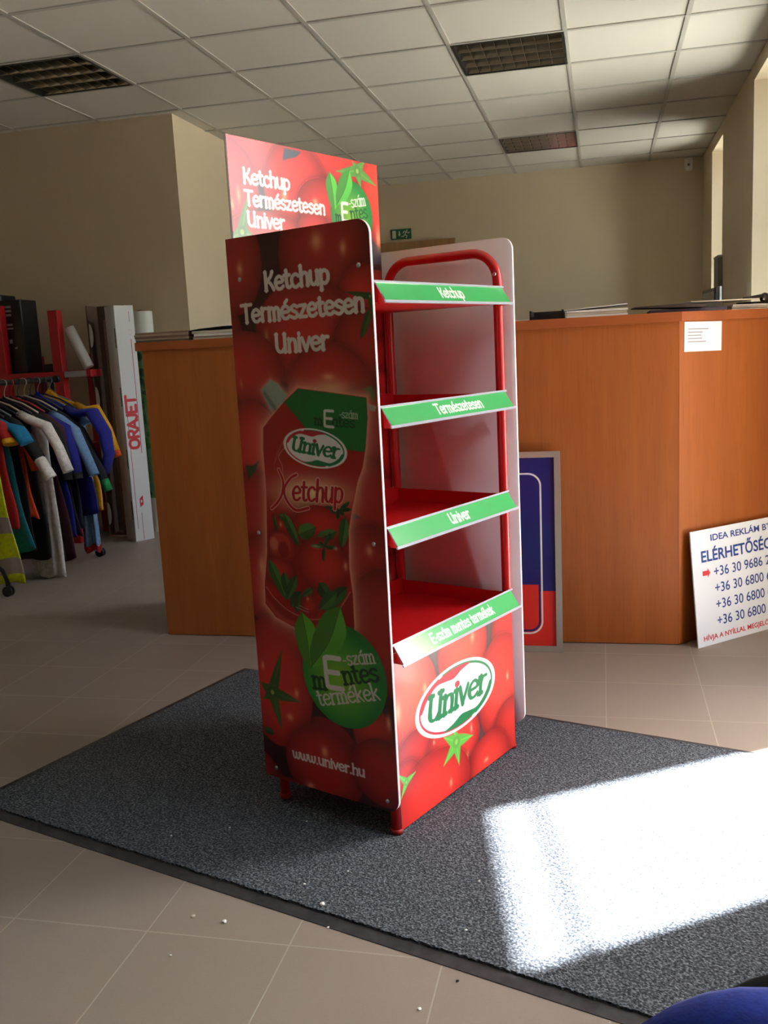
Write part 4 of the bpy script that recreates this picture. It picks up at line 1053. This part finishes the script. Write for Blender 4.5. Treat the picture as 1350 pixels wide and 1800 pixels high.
for k in range(150):
    x, y = rnd.uniform(0, 440), rnd.uniform(240, 1200); cv.ellipse(x, y, rnd.uniform(12, 26), rnd.uniform(14, 28), rnd.choice([(36, 84, 48), (50, 110, 56), (70, 128, 70), (30, 70, 44)]), soft=4)
def cylfn(X, Y):
    a = -PI / 2 + (X / 440 - .5) * 2 * PI; return np.stack([.07 * np.cos(a), .07 * np.sin(a), Y / 1000], 1)
body = MB(); body.cyl((0, 0, 1.4502), (0, 0, 1.452), .07, 32).cyl((0, 0, .002), (0, 0, 1.45), .069, 32)
o = sheet_object('printed_film_roll', cv, cylfn, body, [M_matte, M_paper], gr_)
for p_ in o.data.polygons: p_.use_smooth = p_.material_index == 0
MB().cyl((0, 0, 1.4525), (0, 0, 1.462), .03, 20).build('roll_core', M_kraft, gr_)

# ------------------------------------------------------------------ clothes rail
RX, RY0, RY1, RZ = -3.12, 4.02, 4.96, 1.055
cr = empty('clothes_rail', (RX, (RY0 + RY1) / 2, 0), 0, 'black wheeled clothes rail full of hanging clothes at the left edge', 'clothes rail')
hy = (RY1 - RY0) / 2
MB().cyl((0, -hy - .02, RZ), (0, hy + .02, RZ), .014, 16).build('rail', M_blackm, cr)
for s_ in (-1, 1):
    MB().cyl((0, s_ * (hy + .02), RZ), (0, s_ * (hy + .045), RZ), .021, 16).build('end_cap', M_black, cr)
    y = s_ * hy * .96
    MB().cyl((0, y, .2), (0, y, RZ - .012), .012, 14).build('upright', M_blackm, cr)
    leg = MB().tube([(-.2, y, .075), (-.18, y, .13), (-.1, y, .19), (0, y, .205), (.1, y, .19), (.18, y, .13), (.2, y, .075)], .011, 12).build('leg', M_blackm, cr)
    for x in (-.2, .2):
        cm = MB()
        for dy in (-.011, .011): cm.cyl((x, y + dy - .006, .026), (x, y + dy + .006, .026), .026, 20)
        cm.box2((x - .012, y - .005, .03), (x + .012, y + .005, .078), bev=.002); cm.build('caster', M_black, cr)

def hanger(y, mname, rgb, label, dx=.19):
    h_ = empty('clothes_hanger', (RX, y, RZ), 0, label, 'hanger', 'hangers on the rail')
    m_ = mat(mname, rgb, .35)
    pts = [(.022 * math.cos(R(a)) , 0, -.004 + .022 * math.sin(R(a))) for a in range(170, -61, -23)] + [(.0, 0, -.05), (0, 0, -.075)]
    MB().tube(pts, .0022, 8).build('hook', m_, h_)
    MB().tube([(-dx, 0, -.165), (-dx * .55, 0, -.115), (0, 0, -.078), (dx * .55, 0, -.115), (dx, 0, -.165)], .0055, 8).build('shoulder_bar', m_, h_)
    return h_

def garment(y, name, cols, label, cat, length=.75, sh=.20, hem=.24, drop=.10, sleeve=None, sl_r=.055, thick=.028, seed=0, bands=None, cuff=None, yoff=0, open_=0, x=0):
    """a hanging garment: body lofted from the shoulders to the hem with fold ripples, sleeves as limp tubes"""
    rnd = random.Random(seed * 7 + 3); ph = [rnd.uniform(0, 6.28) for _ in range(4)]
    g = MB(); n_ = 44; rings = []; m_rows = []
    prof = [(0.0, .055, .010), (.012, .075, .013), (.03, sh * .62, .016), (.055, sh * .9, .018), (.085, sh * 1.0, .020), (.14, sh * .98, .021)]
    steps = 16
    for k in range(1, steps + 1):
        t = k / steps; prof.append((.14 + (length - .14) * t, sh * .98 + (hem - sh * .98) * t ** 1.2, .021 + thick * .35 * t))
    for dz, hw, hd in prof:
        t = max(0, (dz - .1) / length); ring = []
        for k in range(n_):
            a = 2 * PI * k / n_; c_, s_ = math.cos(a), math.sin(a)
            fold = t * (.007 * math.sin(5 * a + ph[0] + 2 * t) + .006 * math.sin(9 * a + ph[1] - t) + .004 * math.sin(15 * a + ph[2]))
            wob = 1 + t * .05 * math.sin(3 * t * 3 + ph[3])
            ring.append((x + (hw * wob) * c_ + fold * .3 * c_, (hd + fold) * s_ + .008 * t * math.sin(3 * c_ + ph[1]), -drop - dz + (.012 * c_ * c_ * 0) - (abs(c_) * .05 if dz < .09 else 0.05) + (.012 * t * math.sin(4 * a + ph[2]))))
        rings.append(ring)
    def mi(i):
        if bands:
            dz = prof[i][0]
            for a_, b_3, m_ in bands:
                if a_ <= dz < b_3: return m_
        return 0
    g.loft(rings, mi=mi)
    if sleeve:
        for s_ in (-1, 1):
            pts = [(s_ * sh * .72 + x, 0, -drop - .10), (s_ * sh * .98 + x, 0, -drop - .135)]; rr = [(.03, .018), (sl_r * .9, .023)]
            m_ = len(sleeve)
            for j, (ax_, az_) in enumerate(sleeve):
                pts.append((s_ * ax_ + x, .01 * math.sin(j + ph[0]), -az_)); rr.append((sl_r * (1 - .1 * j), .024 + .003 * math.sin(2 * j + ph[1])))
            g.tube(pts, .05, 18, 1 if (cuff is not None and cuff == 'sleeve') else 0, rr=rr)
            if cuff is not None and cuff != 'sleeve':
                p, q_ = Vector(pts[-2]), Vector(pts[-1]); d_ = (q_ - p).normalized()
                g.tube([q_ - d_ * .005, q_ + d_ * cuff], .05, 18, 1, rr=[(rr[-1][0] * 1.02, rr[-1][1] * 1.02)] * 2)
    o_ = g.build(name, [mat(*c_) if isinstance(c_, tuple) else c_ for c_ in cols], None, (RX, y + yoff, RZ - .01))
    tag(o_, label, cat, 'clothes hanging on the rail'); return o_
fab = lambda nm, rgb: mat(nm, rgb, .9, noise=(60, tuple(int(v_ * .88) for v_ in rgb)))
LIME = fab('lime_fabric', (200, 214, 14)); REFL = mat('reflective_band', (150, 140, 132), .45); RED_ = fab('red_fabric', (170, 20, 26)); TEAL = fab('teal_fabric', (14, 112, 128))
TURQ = fab('turquoise_fabric', (10, 120, 168)); WHT_ = fab('white_fabric', (232, 226, 224)); BLK = fab('black_fabric', (11, 11, 13)); NAVY = fab('navy_fabric', (14, 16, 34))
ROYAL = fab('royal_blue_fabric', (16, 24, 132)); LBLU = fab('light_blue_fabric', (110, 146, 190)); GRN_ = fab('green_fabric', (14, 130, 70)); ORNG = fab('orange_fabric', (220, 74, 20)); YEL = fab('yellow_fabric', (220, 160, 20)); MAR = fab('maroon_fabric', (60, 20, 30)); GREY_ = fab('grey_fabric', (206, 202, 200))
#      y, cols, label ...
garment(4.07, 'safety_vest', [LIME, REFL], 'fluorescent yellow safety vest with two grey reflective bands, frontmost on the rail', 'safety vest', .80, .19, .27, .13, thick=.02, seed=1, bands=[(.44, .52, 1), (.64, .72, 1)], x=.012)
garment(4.13, 'polo_shirt', [RED_, YEL], 'red shirt directly behind the yellow safety vest', 'shirt', .60, .20, .24, .06, [(.23, .22), (.25, .27)], .06, seed=2, cuff=.02)
garment(4.18, 't_shirt', [TEAL, TURQ], 'teal shirt with bright turquoise sleeves behind the safety vest', 'shirt', .72, .20, .27, .07, [(.27, .22), (.31, .29)], .06, seed=3, cuff='sleeve')
garment(4.24, 't_shirt', [BLK, WHT_], 'black shirt with short white sleeve ends near the front of the rail', 'shirt', .74, .21, .26, .06, [(.27, .28), (.32, .38)], .05, seed=4, cuff=.11)
garment(4.30, 't_shirt', [ORNG, RED_], 'orange shirt showing low behind the teal one', 'shirt', .52, .20, .24, .12, [(.24, .30), (.27, .44)], .045, seed=5)
garment(4.36, 'jacket', [BLK, WHT_], 'black jacket with long white sleeves in the middle of the rail', 'jacket', .82, .22, .26, .05, [(.30, .22), (.36, .33), (.41, .46)], .042, seed=6, cuff='sleeve')
garment(4.42, 'trousers', [GREY_], 'long pale grey trousers hanging low under the dark jackets', 'trousers', .82, .08, .10, .16, None, seed=7, x=.19)
garment(4.48, 'jacket', [BLK], 'plain black jacket hanging between the white sleeves and the blue jacket', 'jacket', .84, .21, .25, .06, [(.27, .25), (.31, .40), (.32, .52)], .055, seed=8)
garment(4.54, 'jacket', [MAR], 'dark maroon jacket hidden low among the black jackets', 'jacket', .86, .20, .30, .06, [(.26, .25), (.28, .42)], .05, seed=9)
garment(4.60, 'jacket', [ROYAL, BLK], 'royal blue jacket with black cuffs in the middle of the rail', 'jacket', .72, .21, .28, .08, [(.26, .25), (.30, .40), (.31, .50)], .05, seed=10, cuff=.03)
garment(4.66, 'jacket', [NAVY, LBLU], 'navy jacket with light blue sleeves toward the back of the rail', 'jacket', .74, .21, .26, .07, [(.28, .27), (.34, .42), (.38, .52)], .045, seed=11, cuff='sleeve')
garment(4.72, 't_shirt', [NAVY, GRN_], 'navy shirt with a green cuff toward the back of the rail', 'shirt', .70, .20, .26, .07, [(.28, .28), (.36, .46), (.40, .56)], .04, seed=12, cuff=.06)
garment(4.79, 'work_jacket', [ROYAL, LBLU], 'large bright blue work jacket with wide sleeves near the back end', 'jacket', .66, .23, .32, .05, [(.33, .18), (.40, .30), (.41, .42), (.37, .52)], .065, seed=13)
garment(4.85, 'trousers', [LBLU, RED_], 'light blue trousers with red hem hanging lowest near the back end', 'trousers', .76, .04, .05, .18, None, seed=14, x=.21, bands=[(.72, .9, 1)])
garment(4.91, 't_shirt', [YEL, ORNG], 'yellow and orange shirt hanging last at the far end of the rail', 'shirt', .66, .22, .27, .04, [(.28, .16), (.34, .29), (.38, .42)], .035, seed=15, cuff=.03)
HC = [(4.07, 'hanger_orange', (200, 80, 50), 'orange hanger holding the safety vest'), (4.13, 'hanger_red', (170, 40, 40), 'red hanger holding the red shirt'), (4.18, 'hanger_dark', (50, 46, 52), 'dark hanger holding the teal shirt'),
      (4.24, 'hanger_grey', (110, 116, 124), 'grey blue hanger holding the black shirt with white sleeve ends'), (4.30, 'hanger_dark', 0, 'dark hanger holding the orange shirt'), (4.36, 'hanger_cream', (190, 178, 160), 'cream hanger holding the jacket with white sleeves'),
      (4.48, 'hanger_cream', 0, 'cream hanger holding the plain black jacket'), (4.54, 'hanger_red', 0, 'red hanger holding the maroon jacket'), (4.60, 'hanger_dark', 0, 'dark hanger holding the royal blue jacket with black cuffs'),
      (4.66, 'hanger_cream', 0, 'cream hanger holding the navy jacket with light blue sleeves'), (4.72, 'hanger_dark', 0, 'dark hanger holding the navy shirt with green cuff'), (4.79, 'hanger_grey', 0, 'grey hanger holding the large bright blue work jacket'),
      (4.85, 'hanger_dark', 0, 'dark hanger holding the light blue trousers'), (4.91, 'hanger_grey', 0, 'grey hanger holding the yellow and orange shirt'), (4.42, 'hanger_dark', 0, 'dark hanger holding the pale grey trousers')]
for y, n_, c_, l_ in HC: hanger(y, n_, c_ or (0, 0, 0), l_)

# ------------------------------------------------------------------ chair at the lower right
M_blue = mat('blue_upholstery', (18, 50, 158), .95, noise=(160, (14, 40, 136)), sheen=.05, bump=(400, .3, .001))
ch = empty('office_chair', (.209, .42, 0), 0, 'blue upholstered chair back with a black seat at the lower right corner', 'chair')
def pad(x0, x1, y0, y1, th, z, r, mb, vertical=False, zc=0):
    out = round_outline(x0, x1, y0, y1, r, [(1, 1), (-1, 1), (-1, -1), (1, -1)]); rings = []
    cx_, cy_ = (x0 + x1) / 2, (y0 + y1) / 2
    for k in range(9):
        a = -PI / 2 + PI * k / 8; s_ = 1 - (1 - math.cos(a)) * .10; o_ = math.sin(a) * th / 2
        ring = []
        for px_, py_ in out:
            qx, qy = cx_ + (px_ - cx_) * s_, cy_ + (py_ - cy_) * s_
            ring.append((qx, o_ + z, qy) if vertical else (qx, qy, o_ + z))
        rings.append(ring)
    mb.loft(rings)
mb = MB(); pad(-.22, .22, .48, .8115, .05, 0, .085, mb, True); mb.build('backrest', M_blue, ch)
mb = MB(); pad(-.13, .20, .07, .546, .05, .440, .14, mb); mb.build('seat', mat('black_fabric_seat', (7, 6, 7), .95, spec=.1), ch)
MB().tube([(0, .03, .44), (0, -.045, .45), (0, -.05, .56), (0, -.03, .66)], .018, 12).build('back_bracket', M_blackm, ch)
MB().cyl((0, .22, .10), (0, .22, .43), .025, 16).build('gas_column', M_blackm, ch)
for k in range(5):
    a = R(90 + 72 * k); e_2 = (.27 * math.cos(a), .22 + .27 * math.sin(a))
    lg = MB().tube([(0, .22, .12), (e_2[0] * .5, .22 + (e_2[1] - .22) * .5, .105), (e_2[0], e_2[1], .075)], .016, 10).build('leg', M_blackm, ch)
    MB().cyl((e_2[0] - .012, e_2[1], .026), (e_2[0] + .012, e_2[1], .026), .026, 18).cyl((e_2[0], e_2[1], .03), (e_2[0], e_2[1], .07), .006, 10).build('caster', M_black, lg)
# ------------------------------------------------------------------ crumbs of white plastic on the floor
random.seed(21)
def crumb(x, y, z, r, label, grp=None, m_=None):
    mb = MB(); q_ = bmesh.ops.create_icosphere(mb.bm, subdivisions=1, radius=r)
    lo = 0
    for v_ in q_['verts']:
        v_.co = Vector((v_.co.x * random.uniform(.7, 1.3), v_.co.y * random.uniform(.7, 1.3), v_.co.z * random.uniform(.35, .6))); lo = min(lo, v_.co.z)
    o_ = mb.build('plastic_crumb', m_ or M_paper, None, (x, y, z - lo)); tag(o_, label, 'crumb', grp)
GA = 'tiny white crumbs on the mat'; GB = 'tiny white crumbs on the tiles'
for x, y in ((-1.009, 1.89), (-.264, 1.8), (-.268, 1.629), (-.629, 1.737), (-.55, 1.799), (-.706, 1.998), (-.883, 1.945)): crumb(x, y, .011, .0028, 'tiny white crumb lying on the dark grey mat', GA)
crumb(-.57, 1.672, .011, .006, 'larger white crumb at the near edge of the mat')
for x, y in ((-.541, 1.612), (-.818, 1.483), (-.319, 1.412)): crumb(x, y, 0, .0036, 'tiny white crumb lying on the beige tiles', GB)
crumb(-.265, 1.495, 0, .0035, 'tiny dark speck on the tiles below the mat edge', None, M_black)
crumb(-.755, 1.599, 0, .0052, 'largest white shaving on the tiles below the mat edge')
crumb(-.827, 1.608, 0, .005, 'flat pale shaving on the tiles left of the largest one', None, M_paper2)
